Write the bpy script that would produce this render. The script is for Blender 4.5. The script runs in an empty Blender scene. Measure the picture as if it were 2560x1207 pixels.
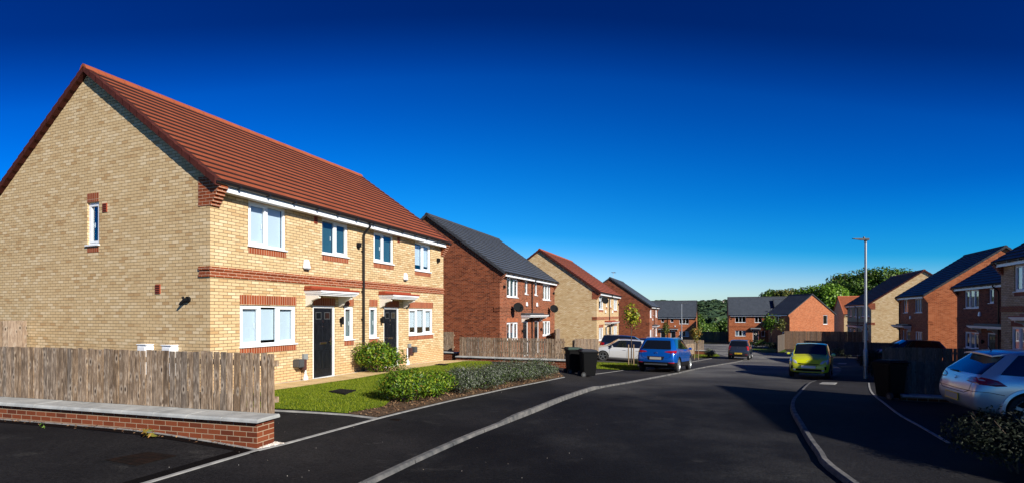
import bpy, bmesh, math, random
import numpy as np
from mathutils import Vector, Matrix
from mathutils.bvhtree import BVHTree
random.seed(7); RNG = np.random.default_rng(7)
scene = bpy.context.scene
COL = scene.collection

# ------------------------------------------------------------------ camera
EYE = 1.9
cam_d = bpy.data.cameras.new("camera"); cam = bpy.data.objects.new("camera", cam_d); COL.objects.link(cam)
cam.location = (0, 0, EYE); cam.rotation_euler = (math.radians(90), 0, 0)
cam_d.sensor_width = 36.0; cam_d.lens = 18.0
cam_d.shift_y = (784.5 - 603.5) / 2560.0
cam_d.clip_start = 0.05; cam_d.clip_end = 6000
scene.camera = cam

# ------------------------------------------------------------------ light
SUN_EL = math.radians(28.0)
SH = (0.682, -0.731)                       # horizontal direction towards the sun
sdir = Vector((SH[0]*math.cos(SUN_EL), SH[1]*math.cos(SUN_EL), math.sin(SUN_EL)))
sl = bpy.data.lights.new("sun", 'SUN'); sl.energy = 5.0; sl.angle = math.radians(0.5); sl.color = (1.0, 0.93, 0.82)
so = bpy.data.objects.new("sun", sl); COL.objects.link(so)
so.rotation_euler = (-sdir).to_track_quat('-Z', 'Y').to_euler(); so.location = (30, -40, 40)
world = bpy.data.worlds.new("World"); scene.world = world; world.use_nodes = True
wn = world.node_tree; wn.nodes.clear()
def wnode(t): return wn.nodes.new(t)
w_out = wnode('ShaderNodeOutputWorld'); w_bg = wnode('ShaderNodeBackground'); w_sky = wnode('ShaderNodeTexSky')
w_sky.sky_type = 'NISHITA'; w_sky.sun_disc = False; w_sky.sun_elevation = SUN_EL
w_sky.sun_rotation = math.atan2(SH[0], SH[1]); w_sky.air_density = 1.0; w_sky.dust_density = 0.3; w_sky.ozone_density = 3.0
w_tc = wnode('ShaderNodeTexCoord'); w_sep = wnode('ShaderNodeSeparateXYZ'); w_ramp = wnode('ShaderNodeValToRGB')
w_mul = wnode('ShaderNodeMixRGB'); w_mul.blend_type = 'MULTIPLY'; w_mul.inputs[0].default_value = 1.0
wl = wn.links
wl.new(w_tc.outputs['Generated'], w_sep.inputs[0])
def wmath(op, a, b):
    q = wnode('ShaderNodeMath'); q.operation = op
    for i_, v_ in enumerate((a, b)):
        if isinstance(v_, (int, float)): q.inputs[i_].default_value = v_
        else: wl.new(v_, q.inputs[i_])
    return q.outputs[0]
# polarised sky, with lens vignette baked into its colour towards the sides
w_x2 = wmath('MULTIPLY', wmath('MULTIPLY', w_sep.outputs['X'], w_sep.outputs['X']), .30)
w_g = wmath('MINIMUM', wmath('MULTIPLY', w_sep.outputs['Z'], 5.0), 1.0)
w_t = wmath('ADD', w_sep.outputs['Z'], wmath('MULTIPLY', w_g, wmath('ADD', wmath('MULTIPLY', w_x2, 1.15), wmath('MULTIPLY', w_sep.outputs['X'], .01))))
wl.new(w_t, w_ramp.inputs[0])
wl.new(w_sky.outputs[0], w_mul.inputs[1]); wl.new(w_ramp.outputs[0], w_mul.inputs[2])
wl.new(w_mul.outputs[0], w_bg.inputs[0]); wl.new(w_bg.outputs[0], w_out.inputs[0])
w_bg.inputs[1].default_value = 0.11
SKYR = [(0.0, (.66, .84, 1.0)), (.05, (.62, .80, 1.0)), (.085, (.44, .70, 1.0)), (.12, (.14, .58, .95)), (.155, (.02, .50, .88)), (.295, (0, .335, .86)), (.42, (0, .19, .66)), (.465, (0, .12, .47)), (.505, (0, .068, .31)), (1.0, (0, .05, .25))]
w_ramp.color_ramp.interpolation = 'B_SPLINE'; el = w_ramp.color_ramp.elements
el[0].position, el[0].color = SKYR[0][0], (*SKYR[0][1], 1); el[1].position, el[1].color = SKYR[-1][0], (*SKYR[-1][1], 1)
for p, c in SKYR[1:-1]:
    e = el.new(p); e.color = (*c, 1)
scene.view_settings.view_transform = 'Standard'; scene.view_settings.look = 'None'
scene.view_settings.exposure = 0.55; scene.view_settings.gamma = 1.0; scene.view_settings.use_curve_mapping = False
scene.cycles.max_bounces = 6; scene.cycles.transparent_max_bounces = 12

# ------------------------------------------------------------------ terrain functions (metres; u runs down the street, v across it)
DX, DY = 0.362, 0.932
def interp(t, tab):
    return float(np.interp(t, [a for a, b in tab], [b for a, b in tab]))
BR = [(-40, 1.9), (0, 1.95), (8, 2.02), (15, 2.2), (19, 2.4), (25, 2.72), (43, 3.5), (62, 4.1), (105, 5.3), (140, 6.2), (220, 7.5), (400, 9)]
DL = [(-10, .1), (0, .12), (5, .24), (12, .25), (19, .43), (22, .35), (26, .2), (40, .2), (60, .17), (105, .1), (160, 0)]
DR = [(-10, -.05), (14, -.08), (18, .12), (28, .24), (43, .36), (47, .2), (62, .25), (105, .2), (160, 0)]
def sst(t): t = min(1, max(0, t)); return t*t*(3-2*t)
def zg(x, y):
    u = x*DX + y*DY; v = x*DY - y*DX
    b = interp(u, BR)
    b -= interp(u, DL)*sst((-3.6-v)/5.0)
    b -= interp(u, DR)*sst((v-4.5)/6.0)
    return EYE - b
def gp(px, py, dz=0.0):
    """ground point seen at a pixel of the 2560 px photograph (measuring aid)"""
    lo, hi = 1.0, 400.0
    k = (784.5-py)/1280.0; kx = (px-1280)/1280.0
    Y = 3.0
    while Y < 400:
        if EYE + k*Y < zg(kx*Y, Y) + dz: break
        Y += 0.25
    for _ in range(25):
        a, b = Y-0.25, Y
        m = (a+b)/2
        break
    a, b = Y-0.25, Y
    for _ in range(20):
        m = (a+b)/2
        if EYE + k*m < zg(kx*m, m)+dz: b = m
        else: a = m
    return Vector((kx*b, b))

# ------------------------------------------------------------------ materials
MATS = {}
class NT:
    def __init__(s, name):
        s.m = bpy.data.materials.new(name); s.m.use_nodes = True; s.t = s.m.node_tree; s.t.nodes.clear()
        s.out = s.n('ShaderNodeOutputMaterial'); s.b = s.n('ShaderNodeBsdfPrincipled'); s.l(s.b.outputs[0], s.out.inputs[0])
    def n(s, t, **k):
        x = s.t.nodes.new(t)
        for a, v in k.items(): setattr(x, a, v)
        return x
    def l(s, a, b): s.t.links.new(a, b)
    def ramp(s, fac, stops):
        r = s.n('ShaderNodeValToRGB'); e = r.color_ramp.elements
        e[0].position, e[0].color = stops[0][0], (*stops[0][1], 1); e[1].position, e[1].color = stops[-1][0], (*stops[-1][1], 1)
        for p, c in stops[1:-1]:
            q = e.new(p); q.color = (*c, 1)
        s.l(fac, r.inputs[0]); return r.outputs[0]
    def noise(s, vec, scale, detail=4, rough=.6):
        x = s.n('ShaderNodeTexNoise'); x.inputs['Scale'].default_value = scale; x.inputs['Detail'].default_value = detail; x.inputs['Roughness'].default_value = rough
        if vec is not None: s.l(vec, x.inputs['Vector'])
        return x.outputs['Fac']
    def mix(s, fac, a, b, mode='MIX'):
        x = s.n('ShaderNodeMixRGB', blend_type=mode)
        for i, v in ((0, fac), (1, a), (2, b)):
            if hasattr(v, 'default_value') or hasattr(v, 'links'): s.l(v, x.inputs[i])
            elif i == 0: x.inputs[0].default_value = v
            else: x.inputs[i].default_value = (*v, 1)
        return x.outputs[0]
    def bump(s, h, strength, dist):
        x = s.n('ShaderNodeBump'); x.inputs['Strength'].default_value = strength; x.inputs['Distance'].default_value = dist
        s.l(h, x.inputs['Height']); s.l(x.outputs[0], s.b.inputs['Normal'])
    def coord(s, which): return s.n('ShaderNodeTexCoord').outputs[which]
def basic(name, col, rough=.5, metal=0, spec=None, coat=0, emit=None):
    k = NT(name); k.b.inputs['Base Color'].default_value = (*col, 1); k.b.inputs['Roughness'].default_value = rough; k.b.inputs['Metallic'].default_value = metal
    if spec is not None: k.b.inputs['Specular IOR Level'].default_value = spec
    if coat: k.b.inputs['Coat Weight'].default_value = coat; k.b.inputs['Coat Roughness'].default_value = .05
    MATS[name] = k.m; return k.m
def rough_mat(name, c1, c2, scale, rough=.7, bump=.2, dist=.003, detail=5, coord='Object'):
    k = NT(name); v = k.coord(coord); f = k.noise(v, scale, detail)
    k.l(k.ramp(f, [(.3, c1), (.7, c2)]), k.b.inputs['Base Color']); k.b.inputs['Roughness'].default_value = rough; k.b.inputs['Specular IOR Level'].default_value = .15
    if bump: k.bump(k.noise(v, scale*4, 4), bump, dist)
    MATS[name] = k.m; return k.m
def brick_mat(name, cols, mortar, wall_noise=.25, w=.225, h=.075, mort=.006, offset=.5, bias=0.0, stain=None, stops=(0, .35, .7, 1)):
    k = NT(name); uv = k.n('ShaderNodeUVMap').outputs[0]
    def bt(c1, c2, mc, b):
        x = k.n('ShaderNodeTexBrick'); x.offset = offset; x.inputs['Scale'].default_value = 1; x.inputs['Brick Width'].default_value = w; x.inputs['Row Height'].default_value = h
        x.inputs['Mortar Size'].default_value = mort; x.inputs['Mortar Smooth'].default_value = .15; x.inputs['Bias'].default_value = b
        x.inputs['Color1'].default_value = (*c1, 1); x.inputs['Color2'].default_value = (*c2, 1); x.inputs['Mortar'].default_value = (*mc, 1)
        k.l(uv, x.inputs['Vector']); return x
    a = bt((0, 0, 0), (1, 1, 1), (.5, .5, .5), bias)
    col = k.ramp(a.outputs['Color'], list(zip(stops, cols)))
    big = k.noise(uv, .9, 4); fine = k.noise(uv, 60, 3)
    col = k.mix(wall_noise, col, k.ramp(big, [(.3, (.72, .70, .66)), (.7, (1.12, 1.1, 1.08))]), 'MULTIPLY')
    col = k.mix(.5, col, k.ramp(fine, [(.3, (.78, .76, .74)), (.7, (1.12, 1.12, 1.12))]), 'MULTIPLY')
    if stain:
        sep = k.n('ShaderNodeSeparateXYZ'); k.l(uv, sep.inputs[0])
        ad = k.n('ShaderNodeMath', operation='MULTIPLY_ADD'); k.l(k.noise(uv, 3.0, 4), ad.inputs[0]); ad.inputs[1].default_value = -.7; k.l(sep.outputs[1], ad.inputs[2])
        f = k.ramp(ad.outputs[0], [(0.0, (1, 1, 1)), (.18, (0, 0, 0))])
        col = k.mix(f, col, k.mix(.6, col, stain))
    col = k.mix(a.outputs['Fac'], col, mortar)
    k.l(col, k.b.inputs['Base Color']); k.b.inputs['Roughness'].default_value = .85
    k.b.inputs['Specular IOR Level'].default_value = .25
    inv = k.n('ShaderNodeMath', operation='SUBTRACT'); inv.inputs[0].default_value = 1; k.l(a.outputs['Fac'], inv.inputs[1])
    k.bump(inv.outputs[0], .6, .006)
    MATS[name] = k.m; return k.m
brick_mat('brick_cream', [(.48, .31, .15), (.58, .42, .225), (.63, .47, .265), (.71, .565, .36)], (.17, .115, .065), mort=.0065, stain=(.60, .37, .18), stops=(0, .16, .7, 1), wall_noise=.16)
brick_mat('brick_red', [(.11, .024, .008), (.185, .045, .015), (.24, .06, .022), (.28, .080, .032)], (.34, .22, .15))
brick_mat('brick_orange', [(.27, .070, .022), (.37, .10, .034), (.42, .125, .045), (.46, .155, .065)], (.40, .26, .16))
brick_mat('brick_trim', [(.20, .042, .013), (.26, .055, .017), (.29, .065, .021), (.32, .08, .028)], (.48, .34, .24), wall_noise=.12)
brick_mat('brick_soldier', [(.20, .042, .013), (.26, .055, .017), (.29, .065, .021), (.32, .08, .028)], (.48, .34, .24), wall_noise=.1, w=.075, h=.6, offset=0.0)
brick_mat('brick_soldier_red', [(.26, .065, .022), (.34, .09, .032), (.38, .105, .04), (.42, .12, .045)], (.34, .22, .15), wall_noise=.1, w=.075, h=.6, offset=0.0)
brick_mat('brick_garden', [(.11, .025, .010), (.165, .037, .012), (.19, .044, .015), (.22, .060, .024)], (.36, .27, .18), wall_noise=.35)
def roof_mat(name, c1, c2, spec=.3, rough=.65):
    k = NT(name); uv = k.n('ShaderNodeUVMap').outputs[0]
    x = k.n('ShaderNodeTexBrick'); x.offset = .5; x.inputs['Scale'].default_value = 1; x.inputs['Brick Width'].default_value = .33; x.inputs['Row Height'].default_value = .31
    x.inputs['Mortar Size'].default_value = .004; x.inputs['Color1'].default_value = (*c1, 1); x.inputs['Color2'].default_value = (*c2, 1); x.inputs['Mortar'].default_value = tuple(a*.55 for a in c1)+(1,)
    k.l(uv, x.inputs['Vector'])
    col = k.mix(.5, x.outputs['Color'], k.ramp(k.noise(uv, 1.3, 6), [(.3, (.75, .75, .75)), (.7, (1.15, 1.12, 1.1))]), 'MULTIPLY')
    k.l(col, k.b.inputs['Base Color']); k.b.inputs['Roughness'].default_value = rough; k.b.inputs['Specular IOR Level'].default_value = spec
    k.bump(k.noise(uv, 45, 3), .15, .003)
    MATS[name] = k.m
roof_mat('roof_red', (.27, .066, .027), (.31, .080, .034))
roof_mat('roof_slate', (.062, .076, .097), (.080, .096, .12), .35, .55)
roof_mat('roof_orange', (.34, .10, .04), (.38, .12, .055))
basic('roof_edge_red', (.030, .010, .008), .9); basic('roof_edge_slate', (.012, .013, .016), .9); basic('roof_edge_orange', (.10, .03, .015), .9)  # dark riser colour paints the shadow line beneath each tile course
rough_mat('verge_red', (.050, .014, .011), (.085, .022, .016), 6)
rough_mat('verge_slate', (.035, .038, .045), (.055, .06, .07), 6)
rough_mat('verge_orange', (.4, .12, .06), (.46, .14, .07), 6)
basic('upvc', (.80, .82, .84), .28)
basic('upvc_cream', (.74, .70, .62), .4)
basic('black_plastic', (.012, .012, .014), .3)
basic('black_matt', (.008, .008, .009), .8, spec=.15)
basic('dark_grey', (.06, .065, .07), .5)
basic('grey_box', (.22, .24, .24), .6)
basic('brown_box', (.07, .03, .028), .5)
basic('terracotta', (.30, .052, .020), .55)
basic('chrome', (.75, .76, .78), .15, 1.0)
basic('brass', (.45, .34, .12), .3, 1.0)
basic('galv', (.42, .45, .47), .45, .75)
basic('white_paint', (.72, .74, .76), .5)
basic('blind', (.56, .61, .69), .8)
basic('curtain', (.50, .56, .62), .9); basic('reflection_teal', (.016, .075, .105), .8); basic('frosted', (.16, .20, .21), .9)  # the teal paints sky reflected in window panes, not a fabric
basic('rubber', (.018, .018, .019), .75)
basic('tail_red', (.30, .004, .006), .12, coat=.8)
basic('lamp_glass', (.55, .60, .68), .08, .3, coat=.5)
basic('plate_white', (.70, .70, .68), .5)
basic('plate_yellow', (.80, .55, .03), .5)
basic('plate_grey', (.42, .38, .32), .6)
basic('dish_grey', (.012, .013, .014), .9, spec=.05)
rough_mat('rusty_iron', (.002, .002, .002), (.016, .007, .004), 8, .95, .5)
basic('bin_black', (.002, .0022, .003), .6, spec=.12)
basic('bin_green', (.004, .030, .020), .5, spec=.3)
basic('bin_blue', (.002, .005, .014), .55, spec=.25)
k = NT('door_black'); v = k.coord('Object'); mp = k.n('ShaderNodeMapping'); mp.inputs['Scale'].default_value = (30, 30, 3); k.l(v, mp.inputs[0])
f = k.noise(mp.outputs[0], 2.0, 5); k.l(k.ramp(f, [(.35, (.003, .0035, .005)), (.8, (.016, .019, .025))]), k.b.inputs['Base Color']); k.b.inputs['Specular IOR Level'].default_value = .3; k.b.inputs['Roughness'].default_value = .35; k.bump(f, .5, .003); MATS['door_black'] = k.m
def glass_mat(name, tint=(.55, .75, .8), refl=.25, rough=.02):
    k = NT(name); k.t.nodes.remove(k.b)
    g = k.n('ShaderNodeBsdfGlossy'); g.inputs['Color'].default_value = (.95, .97, 1, 1); g.inputs['Roughness'].default_value = rough
    t = k.n('ShaderNodeBsdfTransparent'); t.inputs[0].default_value = (*tint, 1)
    lw = k.n('ShaderNodeLayerWeight'); lw.inputs[0].default_value = .5
    fr = k.n('ShaderNodeMath', operation='POWER'); k.l(lw.outputs['Facing'], fr.inputs[0]); fr.inputs[1].default_value = 3.2
    ma = k.n('ShaderNodeMath', operation='MULTIPLY_ADD'); k.l(fr.outputs[0], ma.inputs[0]); ma.inputs[1].default_value = 1.0; ma.inputs[2].default_value = refl; ma.use_clamp = True
    mx = k.n('ShaderNodeMixShader'); k.l(ma.outputs[0], mx.inputs[0]); k.l(t.outputs[0], mx.inputs[1]); k.l(g.outputs[0], mx.inputs[2]); k.l(mx.outputs[0], k.out.inputs[0])
    MATS[name] = k.m
glass_mat('glass', (.84, .92, .94), .07)
def carglass(name, col=(.006, .008, .010)):
    basic(name, col, .03, spec=.6, coat=1.0)
carglass('car_glass')
def wood_mat(name, a, b, c):
    k = NT(name); uv = k.n('ShaderNodeUVMap').outputs[0]; gi = k.n('ShaderNodeNewGeometry').outputs['Random Per Island']
    mp = k.n('ShaderNodeMapping'); mp.inputs['Scale'].default_value = (30, 4.5, 1); k.l(uv, mp.inputs[0])
    cb = k.n('ShaderNodeCombineXYZ'); k.l(gi, cb.inputs[2]); 
    sc = k.n('ShaderNodeVectorMath', operation='SCALE'); k.l(cb.outputs[0], sc.inputs[0]); sc.inputs[3].default_value = 90
    ad = k.n('ShaderNodeVectorMath', operation='ADD'); k.l(mp.outputs[0], ad.inputs[0]); k.l(sc.outputs[0], ad.inputs[1])
    f = k.noise(ad.outputs[0], 1.0, 7, .72)
    col = k.ramp(f, [(.30, a), (.5, b), (.70, c)])
    hue = k.ramp(gi, [(0, (.48, .42, .36)), (.2, (1.0, .93, .85)), (.4, (.66, .68, .72)), (.6, (1.15, 1.02, .86)), (.8, (.72, .62, .50)), (1, (1.30, 1.24, 1.18))])
    col = k.mix(1.0, col, hue, 'MULTIPLY')
    # knots
    vm = k.n('ShaderNodeMapping'); vm.inputs['Scale'].default_value = (9, 4.2, 1); k.l(uv, vm.inputs[0])
    vo = k.n('ShaderNodeTexVoronoi'); vo.inputs['Scale'].default_value = 1.0
    ad2 = k.n('ShaderNodeVectorMath', operation='ADD'); k.l(vm.outputs[0], ad2.inputs[0]); k.l(sc.outputs[0], ad2.inputs[1]); k.l(ad2.outputs[0], vo.inputs['Vector'])
    kf = k.ramp(vo.outputs['Distance'], [(.10, (1, 1, 1)), (.22, (0, 0, 0))])
    kp = k.ramp(vo.outputs['Distance'], [(.20, (1, 1, 1)), (.38, (0, 0, 0))]); col = k.mix(.55, col, k.mix(kp, col, c)); col = k.mix(kf, col, (.045, .026, .015))
    k.l(col, k.b.inputs['Base Color']); k.b.inputs['Roughness'].default_value = .85; k.bump(f, .5, .004); MATS[name] = k.m
wood_mat('wood_grey', (.050, .034, .022), (.22, .165, .118), (.50, .41, .32))
wood_mat('wood_pale', (.12, .09, .07), (.25, .20, .16), (.36, .31, .255))
wood_mat('wood_shaded', (.05, .042, .036), (.10, .085, .075), (.16, .14, .12))  # shade put into the wood colour, for fences standing in shadow
wood_mat('wood_brown', (.09, .055, .035), (.16, .105, .07), (.24, .17, .12))
rough_mat('coping', (.24, .25, .25), (.44, .45, .44), 3.0, .85, .4, .002)
rough_mat('kerb', (.055, .06, .065), (.17, .165, .16), 5.0, .85, .4, .003)
rough_mat('edging', (.18, .18, .18), (.32, .32, .31), 6.0, .85, .3, .002)
def asphalt(name, base, worn, far, rough=.85, spec=.12, speck=.07):
    k = NT(name); v = k.coord('Object')
    big = k.noise(v, .35, 5, .65); med = k.noise(v, 2.3, 5, .7); fine = k.noise(v, 90, 2, .8)
    m1 = k.mix(.5, k.ramp(big, [(.4, base), (.62, worn)]), k.ramp(med, [(.35, base), (.7, worn)]))
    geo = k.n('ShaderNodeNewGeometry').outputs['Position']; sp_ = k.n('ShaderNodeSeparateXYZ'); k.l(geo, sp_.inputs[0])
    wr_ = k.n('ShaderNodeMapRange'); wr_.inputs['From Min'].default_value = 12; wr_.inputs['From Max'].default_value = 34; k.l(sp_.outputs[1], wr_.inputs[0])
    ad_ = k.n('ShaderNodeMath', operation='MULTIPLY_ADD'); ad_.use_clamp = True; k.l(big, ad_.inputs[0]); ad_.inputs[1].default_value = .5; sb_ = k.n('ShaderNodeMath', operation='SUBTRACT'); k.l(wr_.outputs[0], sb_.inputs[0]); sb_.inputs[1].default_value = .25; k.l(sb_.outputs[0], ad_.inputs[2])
    m1 = k.mix(ad_.outputs[0], m1, far)  # base colour paled with distance paints the far road's grazing sheen
    mp_ = k.n('ShaderNodeMapping'); mp_.inputs['Scale'].default_value = (1.0, 2.2, 1.0); k.l(v, mp_.inputs[0])
    sm_ = k.ramp(k.noise(mp_.outputs[0], .9, 8, .75), [(.58, (0, 0, 0)), (.76, (.75, .75, .75))])
    m1 = k.mix(sm_, m1, (.050, .049, .046))
    dk_ = k.ramp(k.noise(v, .22, 3, .5), [(.42, (1, 1, 1)), (.60, (.45, .45, .5))])
    m1 = k.mix(1.0, m1, dk_, 'MULTIPLY')
    m1 = k.mix(.8, m1, k.ramp(fine, [(.3, (.40, .40, .42)), (.72, (1.75, 1.75, 1.75))]), 'MULTIPLY')
    vo = k.n('ShaderNodeTexVoronoi'); vo.inputs['Scale'].default_value = 7.0; k.l(v, vo.inputs['Vector'])
    sp = k.ramp(vo.outputs['Distance'], [(.03, (1, 1, 1)), (.06, (0, 0, 0))])
    wn_ = k.n('ShaderNodeTexWhiteNoise'); k.l(vo.outputs['Position'], wn_.inputs[0])
    gate = k.ramp(wn_.outputs['Value'], [(.985, (0, 0, 0)), (.99, (1, 1, 1))])
    sp = k.mix(1.0, sp, gate, 'MULTIPLY')
    m1 = k.mix(sp, m1, (speck, speck, speck*.95))
    gr_ = k.noise(v, 28, 3, .75); m1 = k.mix(.9, m1, k.ramp(gr_, [(.32, (.45, .45, .47)), (.70, (1.7, 1.7, 1.68))]), 'MULTIPLY')
    k.l(m1, k.b.inputs['Base Color']); k.b.inputs['Roughness'].default_value = rough; k.b.inputs['Specular IOR Level'].default_value = spec
    k.bump(gr_, .8, .010); MATS[name] = k.m
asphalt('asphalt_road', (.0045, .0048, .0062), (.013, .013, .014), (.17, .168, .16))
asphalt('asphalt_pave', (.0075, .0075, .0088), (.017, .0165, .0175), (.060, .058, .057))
rough_mat('soil', (.035, .045, .015), (.07, .08, .03), 1.5, .95)
rough_mat('mulch', (.03, .018, .011), (.15, .10, .065), 14, .95, .9, .02)
rough_mat('lawn_soil', (.035, .07, .004), (.08, .13, .008), 5, .95)
rough_mat('path_slab', (.50, .36, .17), (.66, .50, .27), 3, .85, .2, .002)
rough_mat('gravel', (.38, .35, .30), (.8, .78, .72), 40, .85, .8, .01)
def leaf_mat(name, stops, rough=.5, trans=.25):
    k = NT(name); gi = k.n('ShaderNodeNewGeometry').outputs['Random Per Island']
    col = k.ramp(gi, stops)
    k.l(col, k.b.inputs['Base Color']); k.b.inputs['Roughness'].default_value = rough; k.b.inputs['Specular IOR Level'].default_value = .35
    tr = k.n('ShaderNodeBsdfTranslucent'); k.l(col, tr.inputs[0]); mx = k.n('ShaderNodeMixShader'); mx.inputs[0].default_value = trans
    k.l(k.b.outputs[0], mx.inputs[1]); k.l(tr.outputs[0], mx.inputs[2]); k.l(mx.outputs[0], k.out.inputs[0]); MATS[name] = k.m
leaf_mat('leaf_green', [(0, (.014, .040, .004)), (.35, (.055, .13, .008)), (.7, (.15, .26, .014)), (.93, (.27, .33, .02)), (1, (.20, .08, .02))], .45, .2)
leaf_mat('leaf_silver', [(0, (.018, .032, .012)), (.35, (.065, .085, .045)), (.65, (.14, .16, .12)), (.82, (.30, .31, .28)), (.9, (.10, .17, .015)), (1, (.06, .12, .008))])
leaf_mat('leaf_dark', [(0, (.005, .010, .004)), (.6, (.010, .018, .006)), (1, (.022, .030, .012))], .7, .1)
leaf_mat('leaf_tree', [(0, (.018, .05, .008)), (.5, (.06, .13, .016)), (1, (.16, .26, .035))])
leaf_mat('leaf_bright', [(0, (.04, .10, .008)), (.5, (.11, .23, .016)), (1, (.24, .40, .03))])
leaf_mat('leaf_yellow', [(0, (.08, .13, .015)), (.5, (.26, .30, .02)), (1, (.50, .46, .03))])
leaf_mat('leaf_autumn', [(0, (.07, .10, .015)), (.5, (.20, .17, .025)), (1, (.36, .17, .03))])
leaf_mat('leaf_olive', [(0, (.05, .085, .015)), (.6, (.11, .14, .025)), (1, (.24, .20, .04))])
leaf_mat('leaf_dry', [(0, (.10, .05, .025)), (.6, (.22, .12, .06)), (1, (.34, .22, .12))], .8, .1)
leaf_mat('grass_blade', [(0, (.055, .10, .003)), (.5, (.15, .21, .004)), (.85, (.26, .31, .008)), (1, (.34, .34, .035))], .6, .3)
leaf_mat('forest', [(0, (.018, .045, .022)), (.6, (.032, .07, .03)), (1, (.06, .10, .035))], .8, .0)
leaf_mat('pebble', [(0, (.35, .30, .24)), (.5, (.62, .58, .52)), (1, (.85, .83, .8))], .8, 0)
rough_mat('bark', (.05, .035, .025), (.12, .09, .07), 12, .9, .5)
rough_mat('stake', (.22, .15, .09), (.34, .25, .16), 12, .9, .4)
rough_mat('hill_grass', (.03, .06, .03), (.08, .11, .045), .01, .95, 0)
def paint(name, col, metal=.35, rough=.28):
    k = NT(name); k.b.inputs['Base Color'].default_value = (*col, 1); k.b.inputs['Metallic'].default_value = metal; k.b.inputs['Roughness'].default_value = rough
    k.b.inputs['Coat Weight'].default_value = .8; k.b.inputs['Coat Roughness'].default_value = .06; MATS[name] = k.m
paint('paint_blue', (.002, .095, .44), .35); paint('paint_yellow', (.60, .64, .008), .0); paint('paint_grey', (.035, .045, .065), .35)
paint('paint_white', (.42, .43, .44), 0, .3); paint('paint_silver', (.62, .62, .65), .5, .30); paint('paint_black', (.006, .007, .010), .2)
paint('paint_navy', (.008, .018, .05), .4); paint('paint_green', (.004, .16, .05), .2)

# ------------------------------------------------------------------ mesh helpers
def tag(o, label=None, cat=None, group=None, kind=None):
    if label: o['label'] = label
    if cat: o['category'] = cat
    if group: o['group'] = group
    if kind: o['kind'] = kind
    return o
def thing(name, label, cat, loc=(0, 0, 0), rz=0, group=None):
    o = bpy.data.objects.new(name, None); COL.objects.link(o); o.empty_display_size = .2
    o.location = loc; o.rotation_euler = (0, 0, rz); return tag(o, label, cat, group)
def link(name, me, parent=None):
    o = bpy.data.objects.new(name, me); COL.objects.link(o)
    if parent is not None: o.parent = parent
    return o
class MB:
    def __init__(s): s.v = []; s.f = []; s.mi = []
    def quad(s, a, b, c, d, m=0):
        n = len(s.v); s.v += [tuple(a), tuple(b), tuple(c), tuple(d)]; s.f.append((n, n+1, n+2, n+3)); s.mi.append(m)
    def poly(s, pts, m=0):
        n = len(s.v); s.v += [tuple(p) for p in pts]; s.f.append(tuple(range(n, n+len(pts)))); s.mi.append(m)
    def hexa(s, p, m=0):
        """8 points: bottom ring 0-3, top ring 4-7"""
        n = len(s.v); s.v += [tuple(q) for q in p]
        for f in ((3, 2, 1, 0), (4, 5, 6, 7), (0, 1, 5, 4), (1, 2, 6, 5), (2, 3, 7, 6), (3, 0, 4, 7)):
            s.f.append(tuple(n+i for i in f)); s.mi.append(m)
    def box(s, x0, x1, y0, y1, z0, z1, m=0, M=None):
        p = [(x0, y0, z0), (x1, y0, z0), (x1, y1, z0), (x0, y1, z0), (x0, y0, z1), (x1, y0, z1), (x1, y1, z1), (x0, y1, z1)]
        if M: p = [M(*q) for q in p]
        s.hexa(p, m)
    def tube(s, pts, r, n=8, m=0, caps=True):
        pts = [Vector(p) for p in pts]; rs = r if isinstance(r, (list, tuple)) else [r]*len(pts)
        base = len(s.v); up = Vector((0, 0, 1))
        for i, p in enumerate(pts):
            d = (pts[min(i+1, len(pts)-1)]-pts[max(i-1, 0)]).normalized()
            a = d.cross(up); a = a.normalized() if a.length > .05 else Vector((1, 0, 0)); b = d.cross(a).normalized()
            for j in range(n):
                t = 2*math.pi*j/n; s.v.append(tuple(p+(a*math.cos(t)+b*math.sin(t))*rs[i]))
        for i in range(len(pts)-1):
            for j in range(n):
                a0 = base+i*n+j; a1 = base+i*n+(j+1) % n; s.f.append((a0, a1, a1+n, a0+n)); s.mi.append(m)
        if caps:
            s.f.append(tuple(base+j for j in range(n))[::-1]); s.f.append(tuple(base+(len(pts)-1)*n+j for j in range(n))); s.mi += [m, m]
    def build(s, name, mats, parent=None, smooth=False, bevel=0, uv=True, fix=True):
        me = bpy.data.meshes.new(name); me.from_pydata(s.v, [], s.f)
        if not isinstance(mats, (list, tuple)): mats = [mats]
        for m in mats: me.materials.append(MATS[m])
        me.polygons.foreach_set('material_index', s.mi)
        if fix:
            bm = bmesh.new(); bm.from_mesh(me)
            if bevel:
                bmesh.ops.remove_doubles(bm, verts=bm.verts, dist=1e-5)
                bmesh.ops.bevel(bm, geom=[e for e in bm.edges if e.is_manifold and e.calc_face_angle(0) > .6], offset=bevel, segments=2, affect='EDGES', clamp_overlap=True)
            bmesh.ops.recalc_face_normals(bm, faces=bm.faces); bm.to_mesh(me); bm.free()
        if uv: boxuv(me)
        if smooth:
            me.polygons.foreach_set('use_smooth', [True]*len(me.polygons))
            try: me.set_sharp_from_angle(angle=math.radians(40))
            except Exception: pass
        me.update(); return link(name, me, parent)
def boxuv(me):
    uvl = me.uv_layers.new(name='UVMap'); V = np.empty(len(me.vertices)*3); me.vertices.foreach_get('co', V); V = V.reshape(-1, 3)
    out = np.zeros((len(me.loops), 2))
    for p in me.polygons:
        n = p.normal; ax, ay, az = abs(n.x), abs(n.y), abs(n.z)
        for li in p.loop_indices:
            c = V[me.loops[li].vertex_index]
            if az > ax and az > ay: out[li] = (c[0], c[1])
            elif ax > ay: out[li] = (c[1]+.1125, c[2])
            else: out[li] = (c[0], c[2])
    uvl.data.foreach_set('uv', out.ravel())
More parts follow.
